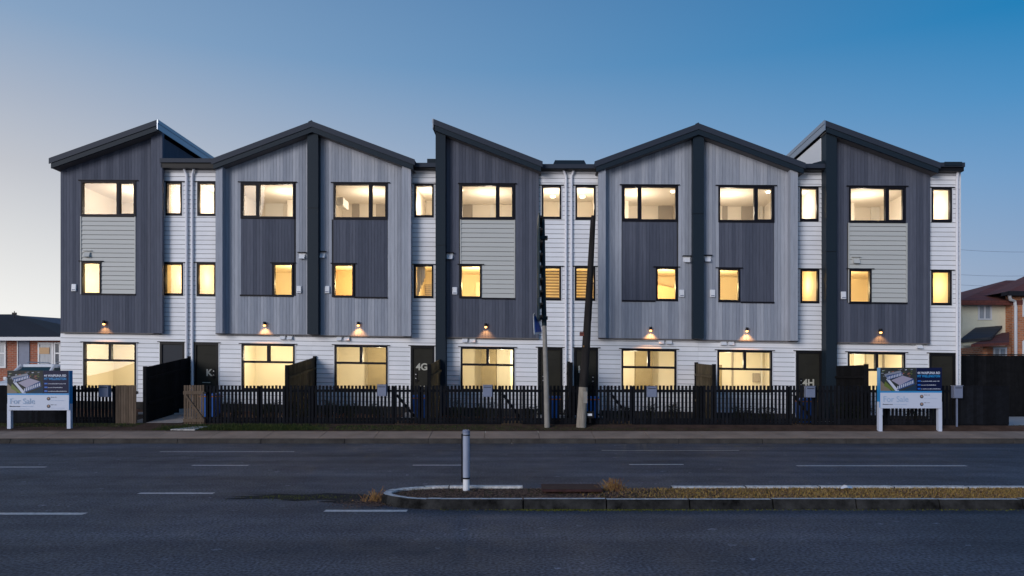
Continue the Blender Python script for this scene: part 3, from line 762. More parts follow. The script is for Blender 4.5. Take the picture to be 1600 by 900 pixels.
    if h['txt']:
        t, tx, ty = h['txt']; u0 = U(tx if n != 2 else 322, .004)
        if n == 3: u0 = U(650, .004)
        if n == 6: u0 = U(1254, .004)
        if n == 5: u0 = U(903, .004)
        text_mesh(t, .34, 'door_lettering', M['sticker'], do, W(u0, .006, V(tx, ty, 0)-.12), (ca, -sa, 0), (0, 0, 1), .01)
        bar = MB(); bar.pr(la+.22, lb-.24, .001, .005, dv0+.86, dv0+.885); bar.build('letter_slot', M['sticker'], do)
    st = MB(); st.pr(d0-.1, d1+.1, .11, .95, V_GROUND-.3, dv0-.07); st.pr(d0-.1, d1+.1, .95, 1.3, V_GROUND-.4, dv0-.2)
    st.build('door_step', M['pale_concrete'], root)
    # wall fittings
    lu, lv = U(h['lamp'][0], W_BAY), V(h['lamp'][0], h['lamp'][1], W_BAY)
    m = MB(); m.tube([W(lu, W_BAY+.02, lv+.03), W(lu, W_BAY+.10, lv+.03)], .04, 12); m.tube([W(lu, W_BAY+.11, lv+.09), W(lu, W_BAY+.11, lv-.02)], .05, 14)
    wlp = m.build('wall_lamp', M['black'], root)
    m = MB(); m.tube([W(lu, W_BAY+.11, lv-.075), W(lu, W_BAY+.11, lv-.05), W(lu, W_BAY+.11, lv-.02)], [.03, .045, .04], 12); m.build('bulb', M['bulb_warm'], wlp)
    ld = bpy.data.lights.new('wall_spot', 'SPOT'); ld.energy = 34; ld.color = (1, .42, .11); ld.spot_size = R(96); ld.spot_blend = .7; ld.shadow_soft_size = .03
    lo_ = bpy.data.objects.new('wall_spot', ld); col.objects.link(lo_); lo_.parent = root
    lo_.location = Vector(W(lu, W_BAY+.20, lv-.06)) - base_of(root)
    dd = Vector(W(lu, W_BAY-.12, lv-1.0)) - Vector(W(lu, W_BAY+.20, lv-.06)); lo_.rotation_euler = (-dd).to_track_quat('Z', 'Y').to_euler()
    for vx, vy, hood in h['vent']:
        a_, c_ = U(vx, W_BAY), V(vx, vy, W_BAY)
        m = MB(); m.pr(a_-.10, a_+.10, W_BAY+.02, W_BAY+.14, c_-.09, c_+.08, wt=W_BAY+.06)
        m.pr(a_-.12, a_+.12, W_BAY+.02, W_BAY+.035, c_-.05, c_+.12)
        vo = m.build('wall_vent', M['vent' if n not in (1, 7) else 'wb_grey'], root)
        if hood: m = MB(); m.pr(a_-.16, a_+.16, W_BAY+.02, W_BAY+.13, c_+.125, c_+.15); m.build('vent_hood', M['frame'], vo)
        else: m = MB(); m.pr(a_-.16, a_+.16, W_BAY+.03, W_BAY+.10, c_+.13, c_+.15); m.build('vent_hood', M['wb_grey'], vo)
    sx, sy = h['sensor']; a_, c_ = U(sx, W_BAY), V(sx, sy, W_BAY)
    m = MB(); m.pr(a_-.09, a_+.09, W_BAY+.021, W_BAY+.09, c_-.13, c_+.14, wt=W_BAY+.07); so2 = m.build('alarm_siren', M['vent'], root, bevel=.02)
    m = MB(); m.pr(a_-.06, a_+.06, W_BAY+.088, W_BAY+.094, c_-.09, c_-.06); m.build('siren_lens', M['letterbox'], so2)
    for ux in h['under']:
        vy = vb-.12; a_ = U(ux, 0)
        m = MB(); m.pr(a_-.09, a_+.09, .03, .16, vy-.06, vy+.06, wt=.09); m.pr(a_-.11, a_+.11, .03, .05, vy-.07, vy+.08); m.build('extract_vent', M['vent'], root)
    # rooms behind the windows
    i0, i1 = bL+.07, bR-.07; wf = W_BAY-TH-.001
    la_, lb_ = (uL+.07, bL-.03) if n in (2, 5) else (bR+.03, uR-.07)
    rd = random.Random(n*11)
    room(root, i0, i1, -3.6, wf, F2a, F2b, 'room_cream'); room(root, i0, i1, -3.6, wf, F1a, F1b, 'room_amber')
    room(root, la_, lb_, -3.0, -TH-.001, F2a, F2b, 'room_cream'); room(root, la_, lb_, -3.0, -TH-.001, F1a, F1b, 'room_amber')
    um = (hole['mid'][0]+hole['mid'][1])/2
    gl0, gl1 = (d1+.1, uR-.07) if n in (2, 5) else (uL+.07, d0-.1)
    if n in (4, 7): gl0 = U(h['fin'][0][1], 0)+.02
    room(root, gl0, gl1, -3.2, -TH-.001, V_BASE+.02, vb-.12, 'room_ground')
    lamp(root, (i0+i1)/2+rd.uniform(-.3, .3), -1.6, F2b-.75, 76, WARM_UP, .12)
    lamp(root, um+rd.uniform(-.2, .2), -1.5, F1b-.7, 135, WARM_MID, .1)
    lamp(root, (la_+lb_)/2, -1.3, F2b-.6, 42, WARM_UP, .1); lamp(root, (la_+lb_)/2, -1.3, F1b-.6, 26, WARM_MID, .1)
    lamp(root, (gl0+gl1)/2+rd.uniform(-.5, .5), -1.5, vb-.75, 84, WARM_GR, .1)
    ceiling_lamp(root, (i0+i1)/2+rd.choice((-1, 1))*1.1, -1.2, F2b, .07)
    if n in (4, 5): ceiling_lamp(root, (la_+lb_)/2, -.9, F2b-.28, .09)
    if n in (2, 4, 6, 1): ceiling_lamp(root, um+.15, -.6, F1b, .09)
    # things seen inside
    inn = MB()
    B2 = -3.55; rm2 = [(i0, i1)]
    cw = (U(h['big'][0], -3.2), U(h['big'][1], -3.2))
    def bx2(fr0, fr1, y0, y1, dep, mm, key='big', wall=-3.58):
        p0, p1 = h[key][0]+(h[key][1]-h[key][0])*fr0, h[key][0]+(h[key][1]-h[key][0])*fr1
        wq = wall+dep
        inn.pr(U(p0, wq), U(p1, wq), wall, wq, V((p0+p1)/2, y1, wq), V((p0+p1)/2, y0, wq), m=mm)
    if n == 1: bx2(.03, .10, 298, 345, .05, 'pane_curtain'); bx2(.55, .62, 296, 345, .3, 'room_cream')
    if n == 2: bx2(.45, .78, 313, 350, .04, 'white_int'); bx2(.86, 1.02, 300, 350, .6, 'room_cream')
    if n == 3: bx2(.34, .47, 314, 345, .04, 'cupboard'); bx2(.78, .95, 314, 345, .04, 'cupboard')
    if n == 4: bx2(.0, .22, 312, 345, .04, 'cupboard'); bx2(.55, .62, 312, 345, .05, 'white_int')
    if n == 5: bx2(.66, .93, 319, 350, .04, 'cupboard'); bx2(.0, .12, 296, 350, .8, 'room_cream')
    if n == 6: bx2(.08, .17, 318, 352, .04, 'cupboard'); bx2(.42, .62, 322, 352, .04, 'cupboard'); bx2(.76, .80, 315, 352, .05, 'white_int')
    if n == 7: bx2(.40, .62, 320, 352, .04, 'white_int'); bx2(0, .1, 300, 352, .7, 'room_cream')
    G = 'gw'
    def gx(fr0, fr1, y0, y1, dep, mm): bx2(fr0, fr1, y0, y1, dep, mm, G, -3.18)
    if n == 2: gx(.02, .13, 536, 640, .3, 'partition')
    if n == 3: gx(.62, .97, 536, 640, .4, 'partition')
    if n == 4: gx(.38, .66, 540, 640, .4, 'partition'); gx(.92, .99, 540, 640, .9, 'cream_wall')
    if n == 5: gx(.26, .57, 540, 640, .4, 'partition')
    if n == 6: gx(.0, .09, 570, 640, .2, 'partition'); gx(.27, .30, 540, 640, .06, 'cupboard'); gx(.66, .78, 583, 597, .1, 'cupboard'); gx(.80, .83, 540, 640, .08, 'white_int')
    if n == 7: gx(.12, .30, 545, 640, .3, 'room_cream'); gx(.62, .66, 540, 640, .05, 'cupboard')
    # mid storey: a bulkhead or stair slope
    mu = hole['mid']
    if n in (3, 5):
        z0 = V((h['mid'][0]+h['mid'][1])/2, (432, 0, 440)[n-3], -2.5); inn.pr(i0+.01, i1-.01, -3.59, -2.6, F1a, z0+.4, F1a, z0-.3, m='blind_tan')
    if n in (4, 6): inn.pr(mu[0]+.3, mu[0]+.75, -3.59, -2.9, F1a, V(h['mid'][0], 440, -2.9), m='curtain')
    if inn.v: inn.build('interior_fittings', None, root)
    if n == 3:
        hp = MB(); u0 = U(525, -1.2); hp.pr(u0, u0+.28, -2.0, -1.2, F2b-.62, F2b-.3, m='white_int'); hp.build('heat_pump', None, root, bevel=.03)
    if n in (4, 5):
        bl = MB(); q = hole['nm']; v = q[2]+.1
        while v < q[3]-.1: bl.pr(q[0]+.07, q[1]-.07, -.16, -.12, v, v+.035); v += .105
        bl.build('window_blind', M['blind'], root)
    if n == 3:
        q = hole['nm']; cu = MB()
        for j in range(7):
            a_ = q[0]+.06+j*.045; cu.pr(a_, a_+.04, -.2-.02*(j % 2), -.17-.02*(j % 2), q[3]-.1-(7-j)*.12-.25, q[3]-.02)
        for j in range(8): cu.pr(q[0]+.3, q[1]-.04, -.6, -.55, q[2]+.05+j*.07, q[2]+.09+j*.07)
        cu.build('curtain', M['curtain'], root)
    # downpipes
    def pipe(px, topx, y0, mm, wq=.09, r=.043):
        u = U(px, wq); ut = U(topx, wq); vt = V(px, y0, wq); m = MB()
        m.tube([W(ut, wq+.05, vt+.05), W(ut, wq+.04, vt-.08), W(u, wq, vt-.26), W(u, wq, vt-1.2), W(u, wq, V_BASE-.15)], r, 12)
        for q in (vt-.6, vt-3.0, vt-5.6): m.tube([W(u, wq, q), W(u, wq, q+.04)], r+.012, 12)
        m.build('downpipe', M[mm], root)
    if n == 1: pipe(291.5, 288.5, 262, 'pvc')
    if n == 2: pipe(300.5, 303.5, 262, 'pvc')
    if n == 4: pipe(884.3, 881, 264.5, 'pvc')
    if n == 5: pipe(893, 896, 264.5, 'pvc')
    if n == 7: pipe(1495.5, 1495.5, 268, 'pvc'); pipe(1288.5, 1287, 268, 'pole_teal', .12)

# ------------------------------------------------------------------ fences
ZT = lambda px: 1.655 if px < 900 else 1.63
def fence_line(px0, px1, label, mat_='picket', solid=False, gate=False, top=None, zbot=None):
    w_ = W_FENCE
    u0, u1 = U(px0, w_), U(px1, w_); zt = top or 1.65; zb = zbot or .42
    uc = (u0+u1)/2; root = empty('gate' if gate else 'picket_fence', Wl(uc, w_, ground_z(uc, w_)), label, 'gate' if gate else 'fence', None if gate else 'fences along the front of the terrace')
    m = MB(); pitch = .1185 if not solid else .1; wd = .073 if not solid else .098
    n_ = max(2, round((u1-u0-.1)/pitch)); p_ = (u1-u0-.1)/n_
    for i in range(n_+1):
        u = u0+.05+i*p_ - wd/2; j = random.uniform(-.006, .006)
        m.pr(u, u+wd, w_, w_+.02, zb+.03, zt+j, S=False)
    m.build('pickets', M[mat_], root)
    for ra_, rb_ in ((zt-.21, zt-.13), (zb+.12, zb+.2)):
        m = MB(); m.pr(u0, u1, w_-.05, w_-.002, ra_, rb_, S=False); m.build('rail', M[mat_], root)
    if gate:
        m = MB(); a, b = (u0+.05, u1-.05) if gate == 1 else (u1-.05, u0+.05)
        m.hexa([Wl(a,w_-.05,zt-.32), Wl(a+.09,w_-.05,zt-.32), Wl(a+.09,w_-.09,zt-.32), Wl(a,w_-.09,zt-.32)][::1] and
               [Wl(b-.05,w_-.052,zb+.18), Wl(b+.05,w_-.052,zb+.18), Wl(b+.05,w_-.09,zb+.18), Wl(b-.05,w_-.09,zb+.18), Wl(a-.05,w_-.052,zt-.28), Wl(a+.05,w_-.052,zt-.28), Wl(a+.05,w_-.09,zt-.28), Wl(a-.05,w_-.09,zt-.28)])
        m.build('brace', M[mat_], root)
    else:
        k_ = max(1, round((u1-u0)/2.2)); 
        for i in range(k_+1):
            u = u0+.05+(u1-u0-.1)*i/k_; m = MB(); m.pr(u-.05, u+.05, w_-.15, w_-.052, ground_z(u, w_)-.3, zt-.02, S=False); m.build('post', M[mat_], root)
        m = MB(); m.pr(u0+.01, u1-.01, w_-.03, w_-.004, zb-.15, zb+.11, S=False); m.build('plinth_board', M[mat_], root)
    return root
fence_line(-60, 110, 'black close boarded fence behind the left sale sign', solid=True)
fence_line(110, 180, 'short black picket fence with a letterbox, right of the left sale sign')
fence_line(321, 486, 'black picket fence right of the open brown gate')
fence_line(486, 616, 'black picket fence in front of the pale townhouse lettered 4G on its door')
fence_line(652, 783, 'black picket fence in front of the dark middle townhouse')
fence_line(816, 953, 'black picket fence behind the two street poles')
fence_line(988, 1098, 'black picket fence left of the fifth dividing screen, no gate beyond the pole')
fence_line(1098, 1238, 'black picket fence right of the small screen between the right pair of pale townhouses')
fence_line(1272, 1500, 'black picket fence behind the right sale sign')
fence_line(1500, 1576, 'black close boarded fence right of the terrace, ending at the driveway', solid=True)
fence_line(616, 652, 'black gate in front of the door lettered 4G', gate=1)
fence_line(783, 816, 'black gate left of the straight street pole', gate=1)
fence_line(953, 988, 'black gate right of the leaning wooden pole', gate=1)
fence_line(1238, 1272, 'black gate in front of the door lettered 4H', gate=1)

# the brown gates at the left path
def brown_gate(px0, px1, py1, label, brace, ztop=1.66, rot=0):
    w_ = W_FENCE+.06; u0, u1 = U(px0, w_), U(px1, w_); zb = Z_at(py1, Wl(u0, w_, 0)[1])
    root = empty('gate', Wl(u0, w_, zb), label, 'gate', None)
    def P(t, o, z):                    # t along the leaf, o out of it
        c, s_ = math.cos(rot), math.sin(rot); return Wl(u0+t*c-o*s_, w_+t*s_+o*c, z)
    Wd = (u1-u0)
    def bar(t0, t1, o0, o1, z0, z1, mb): mb.hexa([P(t0,o1,z0), P(t1,o1,z0), P(t1,o0,z0), P(t0,o0,z0), P(t0,o1,z1), P(t1,o1,z1), P(t1,o0,z1), P(t0,o0,z1)])
    m = MB(); n_ = 8; p_ = Wd/n_
    for i in range(n_): bar(i*p_+.004, (i+1)*p_-(.006 if not brace else .018), 0, .02, zb, ztop+random.uniform(-.005, .005), m)
    m.build('boards', M['picket_brown'], root)
    m = MB()
    s_ = .022 if brace else -.045
    bar(0, Wd, s_, s_+.035, ztop-.3, ztop-.19, m); m.build('rail', M['picket_brown'], root)
    m = MB(); bar(0, Wd, s_, s_+.035, zb+.1, zb+.2, m); m.build('rail', M['picket_brown'], root)
    if brace:
        m = MB(); a, b = .06, Wd-.04
        m.hexa([P(b-.05,.058,zb+.2), P(b+.03,.058,zb+.2), P(b+.03,.024,zb+.2), P(b-.05,.024,zb+.2), P(a-.05,.058,ztop-.3), P(a+.03,.058,ztop-.3), P(a+.03,.024,ztop-.3), P(a-.05,.024,ztop-.3)])
        m.build('brace', M['picket_brown'], root)
        m = MB(); bar(Wd-.04, Wd+.06, .03, .06, ztop-.28, ztop-.22, m); m.build('hinge', M['black'], root)
    else:
        m = MB(); bar(Wd, Wd+.06, .0, .05, ztop-.28, ztop-.2, m); m.build('latch', M['black'], root)
brown_gate(181, 213.5, 664, 'brown board gate left of the open path, closed', False)
brown_gate(287.5, 320, 664, 'brown board gate with diagonal brace, standing open right of the path', True)

# dividing screens that run from the facade to the fence
def screen(px, wn, z_far, z_near, label, brown=False):
    u = U(px, 0.0); root = empty('dividing_screen', W(u, 1.5, V_GROUND), label, 'fence', 'dividing screens between the front yards')
    m = MB(); n_ = max(4, round(wn/.15)); L_ = wn-.12
    for i in range(n_):
        a, b = .1+L_*i/n_+.002, .1+L_*(i+1)/n_-.004
        za, zb_ = z_far+(z_near-z_far)*a/wn, z_far+(z_near-z_far)*b/wn
        m.hexa([Wl(u-.01,b,ground_z(u,b)-.02), Wl(u+.02,b,ground_z(u,b)-.02), Wl(u+.02,a,ground_z(u,a)-.02), Wl(u-.01,a,ground_z(u,a)-.02), Wl(u-.01,b,zb_), Wl(u+.02,b,zb_), Wl(u+.02,a,za), Wl(u-.01,a,za)])
    m.build('boards', M['screen_brown' if brown else 'screen_dark'], root)
    for w_, z in ((.06, z_far+.04), (wn, z_near+.03)):
        m = MB(); m.pr(u-.05, u+.06, w_-.05, w_+.05, ground_z(u, w_)-.2, z, S=False); m.build('post', M['screen_dark'], root)
    for q in (.35, .8):
        m = MB(); s_ = 1 if px < 850 else -1; o0, o1 = sorted((u+(.02 if s_ > 0 else -.01)+.001*s_, u+(.02 if s_ > 0 else -.01)+.05*s_))
        m.hexa([Wl(o0,wn-.1,.42+(z_near-.42)*q-.04), Wl(o1,wn-.1,.42+(z_near-.42)*q-.04), Wl(o1,.12,ground_z(u,.4)+(z_far-ground_z(u,.4))*q-.04), Wl(o0,.12,ground_z(u,.4)+(z_far-ground_z(u,.4))*q-.04),
                Wl(o0,wn-.1,.42+(z_near-.42)*q+.04), Wl(o1,wn-.1,.42+(z_near-.42)*q+.04), Wl(o1,.12,ground_z(u,.4)+(z_far-ground_z(u,.4))*q+.04), Wl(o0,.12,ground_z(u,.4)+(z_far-ground_z(u,.4))*q+.04)])
        m.build('rail', M['screen_brown' if brown else 'screen_dark'], root)
screen(296, 3.0, 2.66, 2.24, 'tall black board screen beside the path through the open gate')
screen(492.5, 2.95, 2.66, 2.28, 'brown board screen between the left pair of pale townhouses', True)
screen(690, 2.9, 2.62, 2.3, 'brown screen left of the dark middle townhouse, beside the door lettered 4G', True)
screen(887.5, 2.85, 2.45, 2.36, 'black screen seen end on between the two street poles')
screen(1087, 2.8, 2.42, 2.30, 'brown edged screen between the right pair of pale townhouses', True)
screen(1299, 2.8, 2.32, 2.30, 'black screen left of the right end townhouse window')

m = MB(); u0, u1 = U(296, 0)+.07, U(296, 0)+1.25
m.poly([Wl(u0, 3.1, .434), Wl(u1, 3.1, .434), Wl(u1, 1.32, ground_z(u1, 1.32)+.014), Wl(u0, 1.32, ground_z(u0, 1.32)+.014)])
tag(m.build('path', M['paver']), kind='structure')
# path, landing and slab at the open gate
m = MB(); u0, u1 = U(200, 3.1), U(296, 0)
m.poly([Wl(u0, 3.05, .432), Wl(u1-.03, 3.05, .432), Wl(u1-.03, .42, ground_z(u1, .42)+.012), Wl(u0, .42, ground_z(u0, .42)+.012)])
tag(m.build('path', M['paver']), kind='structure')
m = MB(); m.poly([Wl(U(150,0), .42, ground_z(-13,.4)+.01), Wl(u1-.03, .42, ground_z(u1,.4)+.012), Wl(u1-.03, .0, ground_z(u1,0)+.012), Wl(U(150,0), .0, ground_z(-13,0)+.01)])
tag(m.build('path', M['paver']), kind='structure')
m = MB(); a, b = X_at(270, 22.6), X_at(324, 22.9)
m.hexa([(a,22.45,.24),(a+.75,22.42,.24),(b,22.95,.28),(a+.55,22.95,.28),(a,22.45,.325),(a+.75,22.42,.325),(b,22.95,.38),(a+.55,22.95,.38)])
tag(m.build('concrete_slab', M['pale_concrete'], loc=(a, 22.5, .3)), 'loose pale concrete slab lying on the soil by the braced brown gate', 'slab')

# letterboxes on the fence
def letterbox(px, py0, py1, pw, label, pole=False):
    w_ = W_FENCE+.12; Y = Wl(U(px, w_), w_, 0)[1]; u = U(px, w_); z0, z1 = Z_at(py1, Y), Z_at(py0, Y); hw = pw/2/FPX*Y
    root = empty('letterbox', Wl(u, w_, z0), label, 'letterbox', 'letterboxes on the front fence')
    m = MB(); m.pr(u-hw, u+hw, w_-.09, w_+.1, z0, z1, S=False); m.build('box', M['letterbox'], root, bevel=.01)
    m = MB(); m.pr(u-hw-.01, u+hw+.01, w_-.1, w_+.12, z1+.002, z1+.018, S=False); m.build('lid', M['letterbox'], root)
    m = MB(); m.pr(u-hw+.03, u+hw-.03, w_+.101, w_+.106, z1-.07, z1-.05, S=False); m.build('slot', M['black'], root)
    if pole: m = MB(); m.pr(u-.02, u+.02, w_-.02, w_+.02, ground_z(u, w_)-.1, z0, S=False); m.build('stand', M['letterbox'], root)
letterbox(164.5, 602.5, 620, 15, 'grey letterbox on the short fence left of the brown gates')
letterbox(597.5, 601.5, 619, 14, 'grey letterbox left of the gate to the door lettered 4G')
letterbox(762, 602, 620, 14.5, 'grey letterbox in front of the dark middle townhouse window')
letterbox(1018, 604, 620.5, 15, 'grey letterbox right of the leaning wooden pole')
letterbox(1265, 604, 621, 14, 'grey letterbox in front of the door lettered 4H')
letterbox(1495, 603, 622, 13, 'grey letterbox on a thin stand at the right corner of the terrace', True)

# recycling bins standing by the doors
def bin_(px, label, s=1):
    w_ = 1.9; u = U(px, w_); z = ground_z(u, w_); root = empty('recycling_bin', Wl(u, w_, z), label, 'bin', 'blue recycling bins behind the fence')
    m = MB(); m.hexa([Wl(u-.22,w_+.2,z+.04), Wl(u+.22,w_+.2,z+.04), Wl(u+.22,w_-.2,z+.04), Wl(u-.22,w_-.2,z+.04), Wl(u-.27,w_+.27,z+.72), Wl(u+.27,w_+.27,z+.72), Wl(u+.27,w_-.27,z+.72), Wl(u-.27,w_-.27,z+.72)]); m.build('body', M['bin_blue'], root, bevel=.02)
    m = MB(); m.pr(u-.29, u+.29, w_-.29, w_+.3, z+.722, z+.75, S=False); m.build('rim', M['bin_orange'], root)
    m = MB(); m.pr(u-.28, u+.28, w_-.28, w_+.29, z+.752, z+.84, S=False); m.build('lid', M['bin_blue'], root, bevel=.02)
    for q in (-.2, .2):
        m = MB(); m.tube([Wl(u+q-.03, w_-.2, z+.09), Wl(u+q+.03, w_-.2, z+.09)], .09, 12); m.build('wheel', M['tyre'], root)
bin_(330, 'blue recycling bin right of the open braced gate, behind the pickets')
bin_(659, 'blue recycling bin behind the gate to the door lettered 4G')
bin_(862, 'blue recycling bin behind the straight street pole')
bin_(922, 'blue recycling bin right of the leaning wooden pole')
bin_(1258, 'blue recycling bin behind the fence at the door lettered 4H')

# shrubs in the beds behind the fence
def shrub(px, w_, hgt, rad, label, seed):
    rd = random.Random(seed); u = U(px, w_); z = ground_z(u, w_); c = Wl(u, w_, z)
    root = empty('shrub', c, label, 'shrub', 'low shrubs in the front beds')
    st = MB(); tips = []
    for i in range(9):
        a = rd.uniform(0, 6.28); q = rd.uniform(.2, .9)*rad; t = (c[0]+math.cos(a)*q, c[1]+math.sin(a)*q*.7, z+hgt*rd.uniform(.5, .95)); tips.append(t)
        st.tube([c, ((c[0]+t[0])/2, (c[1]+t[1])/2, z+(t[2]-z)*.6), t], [.012, .008, .003], 5)
    st.build('stems', M['bark'], root)
    m = MB(); m.slot(None)
    for _ in range(700):
        t = rd.choice(tips); g_ = lambda s: rd.gauss(0, s)
        x, y, zz = t[0]+g_(rad*.22), t[1]+g_(rad*.2), max(z+.03, t[2]-abs(g_(hgt*.3))); s = rd.uniform(.015, .035)
        v1 = Vector((g_(1), g_(1), g_(1))).normalized()*s; v2 = Vector((g_(1), g_(1), g_(1))).normalized()*s*.6; p0 = Vector((x, y, zz))
        b = len(m.v); m.v += [tuple(p0-v1), tuple(p0+v2), tuple(p0+v1), tuple(p0-v2)]; m.f.append((b, b+1, b+2, b+3)); m.m.append(0)
    m.build('foliage', M['leaf'], root)
for i, (px, w_, hh, rr_, lb) in enumerate((
    (366, 2.6, .75, .35, 'low dark shrub behind the pickets right of the braced gate'),
    (404, 2.6, .6, .4, 'low dark shrub behind the pickets below the left pale townhouse window'),
    (428, 1.9, .7, .35, 'low dark shrub left of the brown screen of the left pair'),
    (470, 2.7, .8, .45, 'low dark shrub at the street end of the brown screen of the left pair'),
    (512, 2.5, .8, .45, 'low dark shrub right of the brown screen of the left pair'),
    (548, 2.6, .65, .35, 'low dark shrub below the window of the house lettered 4G'),
    (592, 2.2, .7, .4, 'low dark shrub behind the letterbox by the door lettered 4G'),
    (712, 2.6, .8, .45, 'low dark shrub at the left of the middle townhouse bed'),
    (757, 2.5, .75, .4, 'low dark shrub behind the letterbox of the middle townhouse'),
    (832, 2.6, .6, .35, 'low dark shrub just left of the straight street pole'),
    (975, 2.3, .6, .35, 'low dark shrub behind the gate right of the leaning pole'),
    (1016, 2.5, .75, .4, 'low dark shrub behind the letterbox right of the leaning pole'),
    (1058, 2.6, .75, .4, 'low dark shrub left of the brown edged screen of the right pair'),
    (1160, 2.5, .7, .35, 'low dark shrub below the window right of the brown edged screen'),
    (1198, 2.6, .6, .35, 'low dark shrub behind the pickets left of the door lettered 4H'),
    (1308, 2.6, .8, .5, 'low dark shrub in front of the black screen at the right end house'),
    (1350, 2.5, .7, .35, 'low dark shrub behind the pickets left of the right sale sign'),
    (1430, 2.6, .75, .45, 'low dark shrub behind the right sale sign'))):
    shrub(px, w_, hh, rr_, lb, 100+i)

# ------------------------------------------------------------------ street poles
PY = 22.85
e = empty('street_pole', (X_at(855, PY), PY, .33), 'straight grey metal street pole with dark upper sleeve, standing by the fence', 'pole')
def P3(px, py, Y=PY): return (X_at(px, Y), Y, Z_at(py, Y))
m = MB(); m.tube([P3(855, 671), P3(853.5, 600), P3(850.5, 505)], [.088, .08, .066], 16); m.build('shaft', M['pole_grey'], e)
m = MB(); m.tube([P3(850.5, 509), P3(849.5, 470), P3(847.8, 343)], [.078, .074, .068], 16); m.build('upper_sleeve', M['pole_teal'], e)
m = MB()
for y_ in (497, 372): m.obox(P3(849.5, y_), (.12, 0, 0), (0, .12, 0), (0, 0, .05))
m.build('bracket', M['pole_teal'], e)
e = empty('direction_sign', P3(842, 515), 'tall road direction sign board seen edge on, fixed to the straight pole', 'road sign')
m = MB()
Yb, Xc = 22.4, X_at(841.5, 22.4)
m.box(Xc-.02, Xc+.02, 21.9, 23.4, Z_at(500, Yb), Z_at(338, Yb)); m.build('board', M['pole_teal'], e)
m = MB()
for j in range(9):
    z = Z_at(496-j*19, Yb); m.box(Xc+.021, Xc+.11, 21.9, 23.3, z-.03, z+.03)
m.build('stiffener', M['pole_black'], e)
# small blue sign hung on the same pole, turned away from the camera
e = empty('blue_sign', P3(846, 525), 'small blue triangular sign with white edge, hung on the straight pole', 'sign')
def tri(k, off, name, mm):
    c = Vector(P3(846, 508)); r_ = Vector((.30, .55, 0)).normalized(); nn = Vector((.88, -.47, 0))
    s_ = [(-.28*k, -.30*k), (.28*k, -.24*k), (.2*k, -.1*k), (-.26*k, .36*k), (-.34*k, .3*k)]
    f0 = [c+r_*a+Vector((0, 0, 1))*b+nn*off for a, b in s_]; f1 = [q+nn*.012 for q in f0]
    m = MB(); m.poly(f1); m.poly(list(reversed(f0)))
    for i in range(len(s_)): m.poly([f0[i], f0[(i+1) % 5], f1[(i+1) % 5], f1[i]])
    m.build(name, M[mm], e)
tri(1.0, -.12+.0, 'edge', 'vent'); tri(.78, -.106, 'face', 'road_blue')

e = empty('wooden_pole', (X_at(908, PY), PY, .33), 'leaning cut off wooden pole, tarred black above and bare grey at its foot', 'pole')
m = MB(); m.tube([P3(908, 668), P3(909.5, 640), P3(911.5, 605)], [.155, .145, .14], 18); m.build('foot', M['pole_wood'], e)
m = MB(); m.tube([P3(911.5, 605), P3(914.5, 560), P3(917, 520), P3(921.5, 440), P3(926.5, 345), P3(927, 337)], [.14, .13, .12, .1, .08, .06], 18); m.build('shaft', M['pole_black'], e)
m = MB(); m.tube([P3(915, 540), P3(924, 500, PY-.1), P3(927, 440, PY-.1)], .006, 6); m.build('wire', M['black'], e)
m = MB(); m.obox(P3(909, 522), (.06, 0, 0), (0, .08, 0), (0, 0, .06)); m.build('insulator', M['roof_red'], e)
m = MB(); m.obox(P3(912, 541, PY-.16), (.02, 0, 0), (0, .01, 0), (0, 0, .025)); m.build('tag', M['weed'], e)
m = MB(); m.obox(P3(906+8.5, 621, PY-.16), (.06, 0, 0), (0, .02, 0), (0, 0, .18)); m.build('plate', M['pole_grey'], e)
e = empty('utility_box', Wl(U(922, 3.3), 3.3, .42), 'small black utility box with pale label beside the leaning pole', 'utility box')
m = MB(); m.obox(P3(922, 648, 22.95), (.13, 0, 0), (0, .07, 0), (0, 0, .11)); m.build('case', M['black'], e, bevel=.01)
m = MB(); m.obox(P3(921.5, 648, 22.87), (.07, 0, 0), (0, .004, 0), (0, 0, .035)); m.build('label_plate', M['vent'], e)
m = MB(); m.obox(P3(922, 656, 22.95), (.03, 0, 0), (0, .03, 0), (0, 0, .1)); m.build('leg', M['black'], e)

